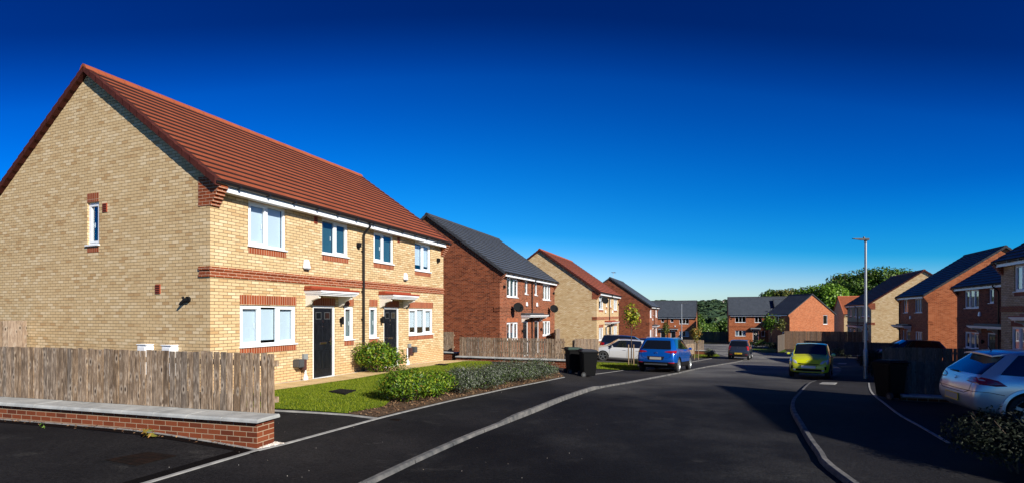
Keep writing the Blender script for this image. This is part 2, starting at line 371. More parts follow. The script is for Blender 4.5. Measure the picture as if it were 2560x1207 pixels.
def np_mesh(name, verts, faces, mat, parent=None, smooth=False):
    me = bpy.data.meshes.new(name); nv = len(verts); nf = len(faces); k_ = faces.shape[1]
    me.vertices.add(nv); me.vertices.foreach_set('co', np.asarray(verts, dtype=np.float32).ravel())
    me.loops.add(nf*k_); me.loops.foreach_set('vertex_index', faces.astype(np.int32).ravel())
    me.polygons.add(nf); me.polygons.foreach_set('loop_start', np.arange(0, nf*k_, k_, dtype=np.int32)); me.polygons.foreach_set('loop_total', np.full(nf, k_, dtype=np.int32))
    if smooth: me.polygons.foreach_set('use_smooth', [True]*nf)
    me.materials.append(MATS[mat]); me.update(calc_edges=True); me.validate(); return link(name, me, parent)
def leaf_cards(P, N, size, asp=.5, jit=.35):
    """rhombus leaves at points P with normals N"""
    n = len(P); s = size*(1+jit*(RNG.random(n)*2-1))
    t = RNG.normal(size=(n, 3)); t -= N*(t*N).sum(1, keepdims=True); t /= np.linalg.norm(t, axis=1, keepdims=True)+1e-9
    b = np.cross(N, t); s = s[:, None]
    v = np.stack([P-t*s*.5, P+b*s*.5*asp+N*s*.06, P+t*s*.5, P-b*s*.5*asp+N*s*.06], 1).reshape(-1, 3)
    return v, np.arange(n*4).reshape(-1, 4)
def rot2(ang): c, s_ = math.cos(ang), math.sin(ang); return c, s_

# ------------------------------------------------------------------ ground, road, pavements
def coords(lo, hi, step, far):
    a = list(np.arange(lo, hi+.01, step)); b = lo; st = step; out = []
    while b > -far: st *= 1.5; b -= st; out.append(b)
    c = hi; st = step; o2 = []
    while c < far: st *= 1.5; c += st; o2.append(c)
    return np.array(out[::-1]+a+o2)
xs = coords(-40, 90, 2.5, 3000); ys = coords(-30, 150, 2.5, 3000)
gv = np.array([(x, y, zg(x, y)-.10) for y in ys for x in xs]); nx = len(xs)
gf = np.array([(j*nx+i, j*nx+i+1, (j+1)*nx+i+1, (j+1)*nx+i) for j in range(len(ys)-1) for i in range(nx-1)])
tag(np_mesh('ground', gv, gf, 'soil', smooth=True), kind='structure')

KLp = [(921, 1207), (1040, 1150), (1153, 1099), (1242, 1063), (1343, 1024), (1420, 993), (1510, 965), (1580, 953), (1672, 935.5), (1760, 917), (1853, 901)]
KRp = [(2119, 1207), (2037, 1127), (1998, 1065), (1975, 1014), (1994, 983), (2031, 952)]
KL = [gp(*p) for p in KLp]; KR = [gp(*p) for p in KRp]
d0 = (KL[1]-KL[0]).normalized(); KL = [KL[0]-d0*22-Vector((2, 0)), KL[0]-d0*8] + KL + [KL[-1]+Vector(q) for q in ((1.2, 3.2), (2.2, 8), (4, 16), (7, 30), (10, 46))]
KR = [Vector((1.0, -20)), Vector((2.9, 0))] + KR + [Vector(q) for q in ((14.4, 23), (18.6, 29), (22.8, 38), (26.5, 46), (31.5, 60), (37, 76), (41, 90))]
def resample(P, step, smooth=True):
    P = [Vector(p) for p in P]; out = []
    n = len(P)
    for i in range(n-1):
        p0, p1, p2, p3 = P[max(i-1, 0)], P[i], P[i+1], P[min(i+2, n-1)]
        L = (p2-p1).length; k_ = max(1, int(L/step))
        for j in range(k_):
            t = j/k_
            if smooth:
                a = 2*p1; b = p2-p0; c = 2*p0-5*p1+4*p2-p3; d = -p0+3*p1-3*p2+p3
                out.append(.5*(a+b*t+c*t*t+d*t*t*t))
            else: out.append(p1.lerp(p2, t))
    out.append(P[-1]); return out
NK = 160
def even(P, n):
    P = resample(P, .3); L = [0]
    for a, b in zip(P, P[1:]): L.append(L[-1]+(b-a).length)
    us = [p.x*DX+p.y*DY for p in P]
    return P, us
def by_u(P, grid):
    P, us = even(P, 0); us = np.array(us); X = np.array([p.x for p in P]); Y = np.array([p.y for p in P])
    o = np.argsort(us); return [Vector((float(np.interp(g, us[o], X[o])), float(np.interp(g, us[o], Y[o])))) for g in grid]
ug = list(np.arange(-16, 26, .35))+list(np.arange(26, 96, 1.0))
KLu = by_u(KL, ug); KRu = by_u(KR, ug)
uL0 = KL[5].x*DX+KL[5].y*DY; uL1 = gp(1505, 964); uL1 = uL1.x*DX+uL1.y*DY
def raiseL(u): return .05*sst((u-uL0-.0)/1.1)*sst((uL1-u)/1.0)
uR1 = gp(2031, 952); uR1 = uR1.x*DX+uR1.y*DY
def raiseR(u): return .025*sst((uR1-u)/1.5)
def sheet(name, rows, mat, kind='structure', smooth=True):
    n = len(rows[0]); v = np.array([p for r in rows for p in r]); f = np.array([(j*n+i, j*n+i+1, (j+1)*n+i+1, (j+1)*n+i) for j in range(len(rows)-1) for i in range(n-1)])
    return tag(np_mesh(name, v, f, mat, smooth=smooth), kind=kind)
rows = []
for a, b in zip(KLu, KRu):
    r = []
    for j in range(13):
        p = a.lerp(b, j/12); camber = .03*math.sin(math.pi*j/12); r.append((p.x, p.y, zg(p.x, p.y)-.035+camber))
    rows.append(r)
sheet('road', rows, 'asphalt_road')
KW = .085
def kerbside(K, sgn, raise_f, wid):
    G = Vector((-DY, DX))*sgn; rows = []
    for u, p in zip(ug, K):
        r = []
        for w in wid:
            q = p+G*(w+KW); r.append((q.x, q.y, zg(q.x, q.y)+.008+raise_f(u)*max(0, 1-w/1.3)))
        rows.append(r)
    return rows
wid = [0, .3, .7, 1.3, 2, 3, 4, 5, 6, 8, 10, 13, 17, 22, 28, 36, 46]
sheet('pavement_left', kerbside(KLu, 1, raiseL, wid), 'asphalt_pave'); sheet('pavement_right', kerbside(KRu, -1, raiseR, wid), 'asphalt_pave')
def kerb(name, K, sgn, raise_f):
    G = Vector((-DY, DX))*sgn; m = MB(); n = len(K)
    for i in range(n-1):
        def pt(i, w, z): q = K[i]+G*w; return (q.x, q.y, zg(q.x, q.y)+z)
        ra, rb = raise_f(ug[i])+.014, raise_f(ug[i+1])+.014
        m.quad(pt(i, 0, -.06), pt(i+1, 0, -.06), pt(i+1, .015, rb-.01), pt(i, .015, ra-.01)); m.quad(pt(i, .015, ra-.01), pt(i+1, .015, rb-.01), pt(i+1, .03, rb), pt(i, .03, ra))
        m.quad(pt(i, .03, ra), pt(i+1, .03, rb), pt(i+1, KW+.01, rb), pt(i, KW+.01, ra))
        if i % 3 == 0:
            dd = (K[i+1]-K[i]).normalized()*.012
            def pj(q, w, z): q = q+G*w; return (q.x, q.y, zg(q.x, q.y)+z)
            m.quad(pj(K[i], -.002, -.05), pj(K[i]+dd, -.002, -.05), pj(K[i]+dd, .013, ra-.008), pj(K[i], .013, ra-.008), 1); m.quad(pj(K[i], .013, ra-.006), pj(K[i]+dd, .013, ra-.006), pj(K[i]+dd, KW+.01, ra+.002), pj(K[i], KW+.01, ra+.002), 1)
    return tag(m.build(name, ['kerb', 'black_matt'], fix=False), kind='structure')
kerb('kerb_left', KLu[:sum(1 for u in ug if u < 44)], 1, raiseL); kerb('kerb_right', KRu[:sum(1 for u in ug if u < uR1+.8)], -1, raiseR)
def joint(name, K, us, sgn):
    G = Vector((-DY, DX))*sgn; rows = []
    for p in K: rows.append([(q.x, q.y, zg(q.x, q.y)+z_) for q, z_ in ((p-G*.03, -.034), (p+G*.05, .004), (p+G*(KW+.05), .006))])
    return sheet(name, rows, 'asphalt_pave')
joint('pavement_edge_left', KLu[sum(1 for u in ug if u < 43):], None, 1); joint('pavement_edge_right', KRu[sum(1 for u in ug if u < uR1):], None, -1)
def strip(name, pts, w, h, mat, kind='structure', sm=False):
    P = resample(pts, .4, sm); m = MB()
    for a, b in zip(P, P[1:]):
        d = (b-a).normalized(); n = Vector((-d.y, d.x))*w*.5
        q = [a+n, b+n, b-n, a-n]; z = [zg(v.x, v.y)+h for v in q]
        m.hexa([(q[i].x, q[i].y, z[i]-.05) for i in range(4)]+[(q[i].x, q[i].y, z[i]) for i in range(4)])
    return tag(m.build(name, mat), kind=kind)
E1 = [gp(*p) for p in ((372, 1207), (640, 1127.5), (710, 1111), (945, 1046.5), (1055, 1019), (1135, 1000), (1250, 975), (1340, 957), (1411, 942.5))]
E1 = [E1[0]-(E1[1]-E1[0]).normalized()*3]+E1
strip('path_edging', E1, .05, .022, 'edging')
basic('fresh_tar', (.002, .002, .0025), .7, spec=.1)
tn = (E1[1]-E1[0]).normalized(); tn = Vector((-tn.y, tn.x))
E1b = [p+tn*.13 for p in E1[:3]]
strip('tar_joint', E1b, .17, .014, 'fresh_tar')
strip('path_edging', [gp(*p) for p in ((684, 1027), (868, 1038), (942, 1047))], .05, .03, 'edging')
strip('path_edging', [gp(*p) for p in ((1480, 936), (1560, 925))], .05, .022, 'edging')
strip('path_edging', [gp(*p) for p in ((1718, 906), (1785, 893.5))], .06, .022, 'edging')
strip('path_edging', [gp(*p) for p in ((2172, 957), (2176, 975), (2190, 992), (2240, 1031), (2300, 1066), (2372, 1108))], .05, .022, 'edging', sm=True)
strip('path_edging', [gp(*p) for p in ((1212, 911), (1160, 904), (1110, 902))], .05, .03, 'edging')
def patch(name, px, mat, h, res=.25, kind='structure', world=None):
    P = world or [gp(*p) for p in px]
    bm = bmesh.new(); vs = [bm.verts.new((p.x, p.y, 0)) for p in P]; bm.faces.new(vs)
    x0, x1 = min(p.x for p in P), max(p.x for p in P); y0, y1 = min(p.y for p in P), max(p.y for p in P)
    st = res
    x = x0+st
    while x < x1: bmesh.ops.bisect_plane(bm, geom=bm.verts[:]+bm.edges[:]+bm.faces[:], plane_co=(x, 0, 0), plane_no=(1, 0, 0)); x += st
    y = y0+st
    while y < y1: bmesh.ops.bisect_plane(bm, geom=bm.verts[:]+bm.edges[:]+bm.faces[:], plane_co=(0, y, 0), plane_no=(0, 1, 0)); y += st
    for v in bm.verts: v.co.z = zg(v.co.x, v.co.y)+h
    bmesh.ops.recalc_face_normals(bm, faces=bm.faces)
    if sum(f.normal.z for f in bm.faces) < 0: bmesh.ops.reverse_faces(bm, faces=bm.faces)
    me = bpy.data.meshes.new(name); bm.to_mesh(me); bm.free(); me.materials.append(MATS[mat]); boxuv(me)
    return tag(link(name, me), kind=kind), P
HC = Vector((-6.833, 11.584)); HD = Vector((DX, DY)); HN = Vector((DY, -DX))
PW = 1.12
lawnW = [gp(610, 1021), HC+HD*-.2+HN*PW]+[HC+HD*t+HN*PW for t in (3, 5, 7, 9, 10.6)]+[HC+HD*11.9+HN*(PW+.5)]+[gp(*p) for p in ((1234, 912), (1200, 925), (1140, 940), (1080, 955), (1010, 975), (980, 1000), (960, 1018), (868, 1036))]
lawn, lawnP = patch('lawn', None, 'lawn_soil', .035, world=lawnW)
bed_px = [(868, 1036), (960, 1018), (980, 1000), (1010, 975), (1080, 955), (1140, 940), (1200, 925), (1234, 912), (1300, 913), (1360, 918), (1395, 930), (1411, 942), (1340, 956.5), (1250, 974.5), (1135, 999), (1055, 1018), (942, 1045)]
bed, bedP = patch('mulch_bed', bed_px, 'mulch', .03)
# ------------------------------------------------------------------ grass blades (uncountable)
def inside(P, X, Y):
    n = len(P); r = np.zeros(len(X), bool); j = n-1
    for i in range(n):
        a, b = P[i], P[j]
        c = ((a.y > Y) != (b.y > Y)) & (X < (b.x-a.x)*(Y-a.y)/(b.y-a.y+1e-12)+a.x); r ^= c; j = i
    return r
def grass(P, n, h, label, w=.006):
    x0, x1 = min(p.x for p in P), max(p.x for p in P); y0, y1 = min(p.y for p in P), max(p.y for p in P)
    X = RNG.uniform(x0, x1, n*2); Y = RNG.uniform(y0, y1, n*2); k_ = inside(P, X, Y); X = X[k_][:n]; Y = Y[k_][:n]; n = len(X)
    Z = np.array([zg(a, b) for a, b in zip(X, Y)])+.03
    a = RNG.uniform(0, 6.28, n); hh = h*RNG.uniform(.5, 1.3, n); lx = RNG.normal(0, .35, n)*hh; ly = RNG.normal(0, .35, n)*hh
    dx = np.cos(a)*w; dy = np.sin(a)*w
    v = np.stack([np.stack([X-dx, Y-dy, Z], 1), np.stack([X+dx, Y+dy, Z], 1), np.stack([X+lx, Y+ly, Z+hh], 1)], 1).reshape(-1, 3)
    return tag(np_mesh('grass', v, np.arange(n*3).reshape(-1, 3), 'grass_blade'), label, 'grass', kind='stuff')
grass(lawnP, 110000, .030, 'short bright green lawn grass in front of the cream brick houses', .006)
lawn2, l2P = patch('lawn', [(1490, 906), (1590, 908), (1600, 924), (1560, 925), (1480, 921)], 'lawn_soil', .035)
grass(l2P, 9000, .05, 'small patch of sunlit grass beside the wheelie bins', .014)
lawn3, l3P = patch('lawn', [(1734, 882), (1792, 884), (1800, 890), (1780, 893), (1734, 894)], 'lawn_soil', .035, .5)
grass(l3P, 3000, .05, 'strip of grass under the autumn sapling by the far fence', .02)
lawn4, l4P = patch('lawn', [(1890, 868), (1965, 868), (1965, 880), (1905, 880), (1880, 873)], 'lawn_soil', .035, 1.5)
# paved path along the house front
patch('footpath', None, 'path_slab', .045, world=[HC+HD*-.8+HN*.2, HC+HD*-.8+HN*PW, HC+HD*10.6+HN*PW, HC+HD*11.9+HN*(PW+.45), HC+HD*11.95+HN*.1, HC+HD*10.95+HN*.2])
patch('gravel_strip', None, 'gravel', .03, world=[HC+HD*-.4+HN*.0, HC+HD*-.4+HN*.2, HC+HD*10.95+HN*.2, HC+HD*10.95+HN*.0])
q = MB()
for s_ in [-.6+.62*i for i in range(20)]:
    a, b = HC+HD*s_+HN*.2, HC+HD*s_+HN*PW; q.quad(*[(v.x, v.y, zg(v.x, v.y)+.0485) for v in (a, a+HD*.012, b+HD*.012, b)])
tag(q.build('footpath_joints', 'mulch', fix=False), kind='structure')

# ------------------------------------------------------------------ house builder
def make_window(parent, M, s0, s1, z0, z1, lights=2, blind=None, small=False, blindmat='blind', name='window', opening=None, fine=True, curtain=None, sill=True):
    """M maps (s, out, z) to the house's own frame"""
    f = MB(); e = -.045; fo = .055 if not small else .05
    sz = z0+.03 if sill else z0
    f.box(s0, s0+fo, e-.06, e, sz, z1, M=M); f.box(s1-fo, s1, e-.06, e, sz, z1, M=M)
    f.box(s0+fo, s1-fo, e-.06, e, sz, sz+fo, M=M); f.box(s0+fo, s1-fo, e-.06, e, z1-fo, z1, M=M)
    wd = (s1-s0-2*fo)/lights
    for i in range(1, lights):
        c = s0+fo+wd*i; f.box(c-.032, c+.032, e-.06, e-.001, sz+fo, z1-fo, M=M)
    op = opening if opening is not None else ([0, lights-1] if lights == 3 else ([1] if lights == 2 else [0]))
    if fine:
        for i in op:
            a = s0+fo+wd*i+(.032 if i else 0); b = s0+fo+wd*(i+1)-(.032 if i < lights-1 else 0)
            g = .045; zz0, zz1 = sz+fo, z1-fo; y0, y1 = e-.05, e+.012
            f.box(a+.004, a+g, y0, y1, zz0+.004, zz1-.004, M=M); f.box(b-g, b-.004, y0, y1, zz0+.004, zz1-.004, M=M)
            f.box(a+g, b-g, y0, y1, zz0+.004, zz0+g, M=M); f.box(a+g, b-g, y0, y1, zz1-g, zz1-.004, M=M)
    w = f.build(name, 'upvc', parent)
    for i in range(lights):
        a = s0+fo+wd*i+(.03 if i else 0); b = s0+fo+wd*(i+1)-(.03 if i < lights-1 else 0)
        g = MB(); g.quad(M(a, e-.03, sz+fo), M(b, e-.03, sz+fo), M(b, e-.03, z1-fo), M(a, e-.03, z1-fo)); g.build('pane', 'glass', w)
        if blind and i < len(blind) and blind[i]:
            t, bo = blind[i]; q = MB(); zz = z1-fo-(z1-fo-sz-fo)*t; q.box(a+.005, b-.005, e-.095, e-.088, sz+fo+(z1-sz-2*fo)*(1-bo), zz, M=M)
            q.box(a+.005, b-.005, e-.10, e-.083, sz+fo+(z1-sz-2*fo)*(1-bo)-.025, sz+fo+(z1-sz-2*fo)*(1-bo), M=M); q.build('blind', blindmat, w)
    if curtain:
        for (a, b) in curtain:
            q = MB(); n = 6
            for j in range(n):
                c0 = a+(b-a)*j/n; c1 = a+(b-a)*(j+1)/n; o0 = -.2 if j % 2 else -.26; o1 = -.26 if j % 2 else -.2
                q.quad(M(c0, o0, z0+.05), M(c1, o1, z0+.05), M(c1, o1, z1-.03), M(c0, o0, z1-.03))
            q.build('curtain', 'curtain', w)
    if sill:
        q = MB(); q.box(s0-.03, s1+.03, e-.01, .045, z0-.005, z0+.029, M=M); q.build('sill', 'upvc', w)
    if fine:
        q = MB(); c = s0+fo+wd*.78 if 0 in op or lights < 3 else s0+fo+wd*.9; zc = sz+(z1-sz)*.42
        q.box(c, c+.02, e-.075, e-.062, zc, zc+.13, M=M); q.build('handle', 'upvc', w)
    return w
def text_mesh(txt, size, M, mat, parent, s, z, out, name='house_number', depth=.004):
    cu = bpy.data.curves.new('t', 'FONT'); cu.body = txt; cu.size = size; cu.align_x = 'CENTER'; cu.extrude = depth
    ob = bpy.data.objects.new('t', cu); COL.objects.link(ob); dg = bpy.context.evaluated_depsgraph_get(); dg.update()
    me = bpy.data.meshes.new_from_object(ob.evaluated_get(dg)); bpy.data.objects.remove(ob)
    for v in me.vertices: v.co = Vector(M(s+v.co.x, out+v.co.z, z+v.co.y))
    me.materials.clear(); me.materials.append(MATS[mat]); me.name = name
    return link(name, me, parent)
def make_door(parent, M, s0, s1, z1=2.13, number=None, mirror=False, fine=True):
    f = MB(); fo = .065; e = -.03
    f.box(s0, s0+fo, e-.07, e, .02, z1, M=M); f.box(s1-fo, s1, e-.07, e, .02, z1, M=M); f.box(s0+fo, s1-fo, e-.07, e, z1-fo, z1, M=M)
    f.box(s0+fo, s1-fo, e-.07, .03, -.02, .05, M=M)
    fr = f.build('door_frame', 'upvc', parent)
    a, b = s0+fo+.004, s1-fo-.004; d = MB(); y = e-.03
    d.box(a, b, y-.045, y, .054, z1-fo-.004, M=M); w = b-a
    if fine:
        for (u0, u1) in ((.13, .44), (.56, .87)):
            for (v0, v1) in ((.10, .40), (.50, .78)):
                x0, x1 = a+w*u0, a+w*u1; q0, q1 = .054+(z1-.12)*v0, .054+(z1-.12)*v1
                t = .022
                d.box(x0, x1, y, y+.010, q0, q0+t, M=M); d.box(x0, x1, y, y+.010, q1-t, q1, M=M); d.box(x0, x0+t, y, y+.010, q0+t, q1-t, M=M); d.box(x1-t, x1, y, y+.010, q0+t, q1-t, M=M)
                d.box(x0+.05, x1-.05, y, y+.012, q0+.05, q1-.05, M=M)
    door = d.build('door', 'door_black', parent)
    for (u0, u1) in ((.13, .42), (.58, .87)):
        x0, x1 = a+w*u0, a+w*u1; q0, q1 = .054+(z1-.12)*.835, .054+(z1-.12)*.94
        g = MB(); g.box(x0, x1, y, y+.008, q0, q1, M=M); gl = g.build('door_window', 'door_black' if not fine else 'dark_grey', door)
        g = MB(); g.box(x0+.02, x1-.02, y+.008, y+.011, q0+.02, q1-.02, M=M); g.build('pane', 'car_glass', gl)
    if fine:
        g = MB(); c = (a+b)/2; zz = 1.0; g.box(c-.14, c+.14, y, y+.02, zz, zz+.065, M=M); lb = g.build('letterbox', 'chrome', door)
        g = MB(); g.box(c-.11, c+.11, y+.02, y+.024, zz+.012, zz+.045, M=M); g.build('letter_flap', 'brass', lb)
        g = MB(); hx = (b-.06) if not mirror else (a+.06); g.box(hx-.018, hx+.018, y, y+.012, .95, 1.18, M=M); g.box(hx-(.12 if not mirror else -.0), hx+(.0 if not mirror else .12), y+.03, y+.05, 1.05, 1.075, M=M); g.box(hx-.01, hx+.01, y+.012, y+.05, 1.05, 1.075, M=M); g.build('handle', 'chrome', door)
        if number: text_mesh(number, .11, M, 'chrome', door, (a+b)/2, 1.62, y+.004)
        g = MB(); c = (a+b)/2; g.tube([M(c, y, 1.52), M(c, y+.012, 1.52)], .012, 8); g.build('spyhole', 'chrome', door)
    return door
def canopy(parent, M, s0, s1, z, out=.62, col='terracotta', brackets=None, halves=1):
    c = MB(); c.box(s0, s1, 0, .26, z+.075, z+.15, M=M); c.box(s0-.02, s1+.02, 0, out, z+.02, z+.074, M=M)
    r = c.build('canopy', col, parent, bevel=.01)
    w = MB(); w.box(s0+.01, s1-.01, 0, out-.02, z-.035, z+.019, M=M); w.box(s0+.03, s1-.03, 0, out-.06, z-.075, z-.036, M=M); w.box(s0+.05, s1-.05, 0, out-.10, z-.115, z-.076, M=M); w.build('canopy_soffit', 'upvc', r)
    br = brackets or [s0+.14, s1-.14]
    for b in br:
        k_ = MB(); prof = [(0, z-.116), (out-.16, z-.116), (out-.17, z-.19), (out-.26, z-.21), (.22, z-.25), (.14, z-.36), (.05, z-.41), (0, z-.42)]
        n = len(prof); A = [M(b-.045, o_, zz) for o_, zz in prof]; B = [M(b+.045, o_, zz) for o_, zz in prof]
        k_.poly(A); k_.poly(B[::-1])
        for i in range(n): k_.quad(A[i], A[(i+1) % n], B[(i+1) % n], B[i])
        k_.build('bracket', 'upvc_cream', r)
    return r
def wall_grid(m, M, W, z0, z1, ops, depth=.11, mi=0, rim=True):
    ss = sorted({0.0, W, *[o[0] for o in ops], *[o[1] for o in ops]}); zz = sorted({z0, z1, *[o[2] for o in ops], *[o[3] for o in ops]})
    for i in range(len(ss)-1):
        for j in range(len(zz)-1):
            cs, cz = (ss[i]+ss[i+1])/2, (zz[j]+zz[j+1])/2
            if any(o[0] < cs < o[1] and o[2] < cz < o[3] for o in ops): continue
            m.quad(M(ss[i], 0, zz[j]), M(ss[i+1], 0, zz[j]), M(ss[i+1], 0, zz[j+1]), M(ss[i], 0, zz[j+1]), mi)
    for (a, b, c, d) in [o[:4] for o in ops]:
        for p, q in (((a, c), (a, d)), ((b, c), (b, d)), ((a, c), (b, c)), ((a, d), (b, d))):
            m.quad(M(p[0], 0, p[1]), M(q[0], 0, q[1]), M(q[0], -depth, q[1]), M(p[0], -depth, p[1]), mi)
EAVE = 5.09; PITCH = .708
def house(label, ox, oy, ang, L, D, b, brick='brick_cream', roof='roof_red', trim=True, front=(), doors=(), canopies=(), g0=(), g1=(), pipes=(), alarms=(), lamps=(), vents=(), dishes=(), boxes=(), fine=True, soldier='brick_soldier', corb=None, verge=None, base_drop=.8, canopy_col=None, category='house', name='brick_house', gut=True, band=True, eave=EAVE, pitch=PITCH):
    base = EYE-b
    H = thing(name, label, category, (ox, oy, base), ang)
    MF = lambda s, o_, z: (s, -o_, z)            # front
    M0 = lambda s, o_, z: (-o_, s, z)            # gable at x=0
    M1 = lambda s, o_, z: (L+o_, s, z)           # gable at x=L
    MBk = lambda s, o_, z: (s, D+o_, z)
    corb = corb or ('brick_trim' if trim else brick); verge = verge or roof.replace('roof', 'verge')
    fops = [(w[0], w[1], w[2], w[3]) for w in front]+[(d[0], d[1], 0.0, 2.13) for d in doors]
    m = MB(); wt = eave-.10
    wall_grid(m, MF, L, -base_drop, wt, fops); wall_grid(m, MBk, L, -base_drop, wt, [])
    for M_, gops in ((M0, g0), (M1, g1)):
        wall_grid(m, M_, D, -base_drop, wt, [w[:4] for w in gops])
        m.poly([M_(0, 0, wt), M_(D, 0, wt), M_(D/2, 0, wt+D/2*pitch)])
    m.build('wall', brick, H)
    for w in front:
        kw = dict(w[4]) if len(w) > 4 else {}
        lin = kw.pop('lintel', w[2] < 2); sl_ = kw.pop('bsill', True)
        make_window(H, MF, w[0], w[1], w[2], w[3], fine=fine, **kw)
        if trim or lin:
            sm = soldier if trim else 'brick_soldier_red'
            if lin:
                q = MB(); q.box(w[0]-.0, w[1]+.0, -.02, .004, w[3]+.012, w[3]+.24, M=MF); q.build('lintel', sm, H)
            if trim and sl_:
                q = MB(); q.box(w[0], w[1], -.02, .004, w[2]-.16, w[2]-.012, M=MF); q.build('brick_sill', sm, H)
    for d in doors:
        make_door(H, MF, d[0], d[1], number=d[2] if len(d) > 2 else None, mirror=d[3] if len(d) > 3 else False, fine=fine)
        if trim: q = MB(); q.box(d[0], d[1], -.02, .004, 2.135, 2.36, M=MF); q.build('lintel', soldier, H)
    for M_, gops in ((M0, g0), (M1, g1)):
        for w in gops:
            kw = dict(w[4]) if len(w) > 4 else {}
            make_window(H, M_, w[0], w[1], w[2], w[3], fine=fine, **kw)
            sm = soldier if trim else 'brick_soldier_red'
            q = MB(); q.box(w[0], w[1], -.02, .004, w[3]+.012, w[3]+.24, M=M_); q.build('lintel', sm, H)
            if trim: q = MB(); q.box(w[0], w[1], -.02, .004, w[2]-.16, w[2]-.012, M=M_); q.build('brick_sill', sm, H)
    # string course, returning a little on both gables
    if band:
        q = MB(); bc = corb
        for (za, zb, pr) in ((2.735, 2.805, .03), (2.815, 2.88, .012), (2.89, 2.965, .035)):
            q.box(-pr, L+pr, -.005, pr, za, zb, M=MF)
            for M_ in (M0, M1): q.box(-.0, .335, -.005, pr, za, zb, M=M_)
        q.build('string_course', bc, H)
    # corbelled kneelers
    for M_, x0 in ((M0, 0), (M1, L)):
        q = MB()
        for i in range(9):
            za = 4.33+.075*i; o_ = min(.05*(i+1), .30)
            if za+.07 > eave-.06: break
            o_ = min(o_, max(-.3, (eave-.085-(za+.068))/pitch)); q.box(-o_, .36, -.22, .012, za, za+.068, M=M_)
        zt = 4.33+.075*i
        q.build('corbel', corb, H)
    # roof: courses of tiles with a real step each
    r = MB(); oh = .30; ext = .06
    def slope(sgn):
        Y0 = (-oh, eave-oh*pitch) if sgn > 0 else (D+oh, eave-oh*pitch)
        run = D/2+oh; n = int(round(math.hypot(run, run*pitch)/.315))
        nz = Vector((0, -sgn*pitch, 1)).normalized()*.042
        for i in range(n):
            a, c = i/n, (i+1)/n
            ya, yc = Y0[0]+sgn*run*a, Y0[0]+sgn*run*c; za, zc = Y0[1]+run*pitch*a, Y0[1]+run*pitch*c
            A = Vector((0, ya, za)); C = Vector((0, yc, zc))
            p = [(-ext, *(A+nz)[1:]), (L+ext, *(A+nz)[1:]), (L+ext, C.y, C.z), (-ext, C.y, C.z)]
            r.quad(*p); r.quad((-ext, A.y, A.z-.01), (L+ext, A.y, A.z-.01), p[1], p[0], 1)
        return n
    n = slope(1); slope(-1)
    for sgn, y0 in ((1, -oh), (-1, D+oh)):
        r.quad((-ext, y0, eave-oh*pitch-.05), (L+ext, y0, eave-oh*pitch-.05), (L+ext, D/2, eave+D/2*pitch-.05), (-ext, D/2, eave+D/2*pitch-.05))
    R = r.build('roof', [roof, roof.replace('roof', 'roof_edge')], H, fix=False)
    run = D/2+oh
    for xa, xb in ((-.13, .03), (L-.03, L+.13)):
        vg = MB()
        for sgn, y0 in ((1, -oh), (-1, D+oh)):
            for i in range(n):
                a, c = (i-.03)/n, (i+1.06)/n
                ya, yc = y0+sgn*run*a, y0+sgn*run*c; za, zc = eave-oh*pitch+run*pitch*a, eave-oh*pitch+run*pitch*c
                ts, te = .052, .022
                vg.hexa([(xa, ya, za-.13), (xb, ya, za-.13), (xb, yc, zc-.11), (xa, yc, zc-.11), (xa, ya, za+ts), (xb, ya, za+ts), (xb, yc, zc+te), (xa, yc, zc+te)])
        vg.build('verge', verge, R)
    rg = MB(); zr = eave+D/2*pitch; nt = int((L+.26)/.45)
    for i in range(nt):
        xa = -.13+(L+.26)*i/nt; xb = -.13+(L+.26)*(i+1)/nt-.008; w_ = .15; e_ = .0 if i % 2 else .003
        prof = [(-w_, -.075), (-w_*.5, .045+e_), (0, .085+e_), (w_*.5, .045+e_), (w_, -.075)]
        A = [(xa, D/2+y, zr+z) for y, z in prof]; B = [(xb, D/2+y, zr+z) for y, z in prof]
        for j in range(4): rg.quad(A[j], A[j+1], B[j+1], B[j])
        rg.poly(A); rg.poly(B)
    rg.build('ridge', verge if roof != 'roof_red' else 'roof_red', R)
    # fascia, soffit and gutter on front and back
    for sgn, y0 in ((-1, 0), (1, D)):
        f = MB(); zf = eave-oh*pitch-.06
        f.box(.22, L-.22, y0+sgn*.235, y0+sgn*.255, zf-.165, zf-.0) if sgn > 0 else f.box(.22, L-.22, y0-.255, y0-.235, zf-.165, zf)
        a, b_ = sorted((y0, y0+sgn*.235)); f.box(.22, L-.22, a, b_, zf-.15, zf-.14); f.build('fascia', 'upvc', H)
        g = MB(); rr = .055; yc = y0+sgn*(.255+rr+.004); zc = zf+.02; N_ = 8
        pr = [(yc-rr*math.cos(math.pi*i/N_), zc-rr*math.sin(math.pi*i/N_)) for i in range(N_+1)]
        for i in range(N_): g.quad((-.10, *pr[i]), (L+.10, *pr[i]), (L+.10, *pr[i+1]), (-.10, *pr[i+1]))
        g.poly([(-.10, *q_) for q_ in pr]); g.poly([(L+.10, *q_) for q_ in pr])
        if fine and sgn < 0:
            xx = .5
            while xx < L: g.box(xx-.02, xx+.02, yc-rr-.008, yc+rr, zc-rr-.012, zc+.01); xx += .85
        g.build('gutter', 'black_plastic', H, fix=False)
    zf = eave-oh*pitch-.06
    for p in pipes:
        g = MB(); g.tube([(p, -.32, zf-.03), (p, -.32, zf-.12), (p, -.10, zf-.32), (p, -.07, zf-.42), (p, -.07, -.15)], .036, 10)
        for zz in (3.9, 2.6, 1.7, .9): g.box(p-.06, p+.06, -.06, -.002, zz, zz+.035)
        g.build('downpipe', 'black_plastic', H, smooth=True)
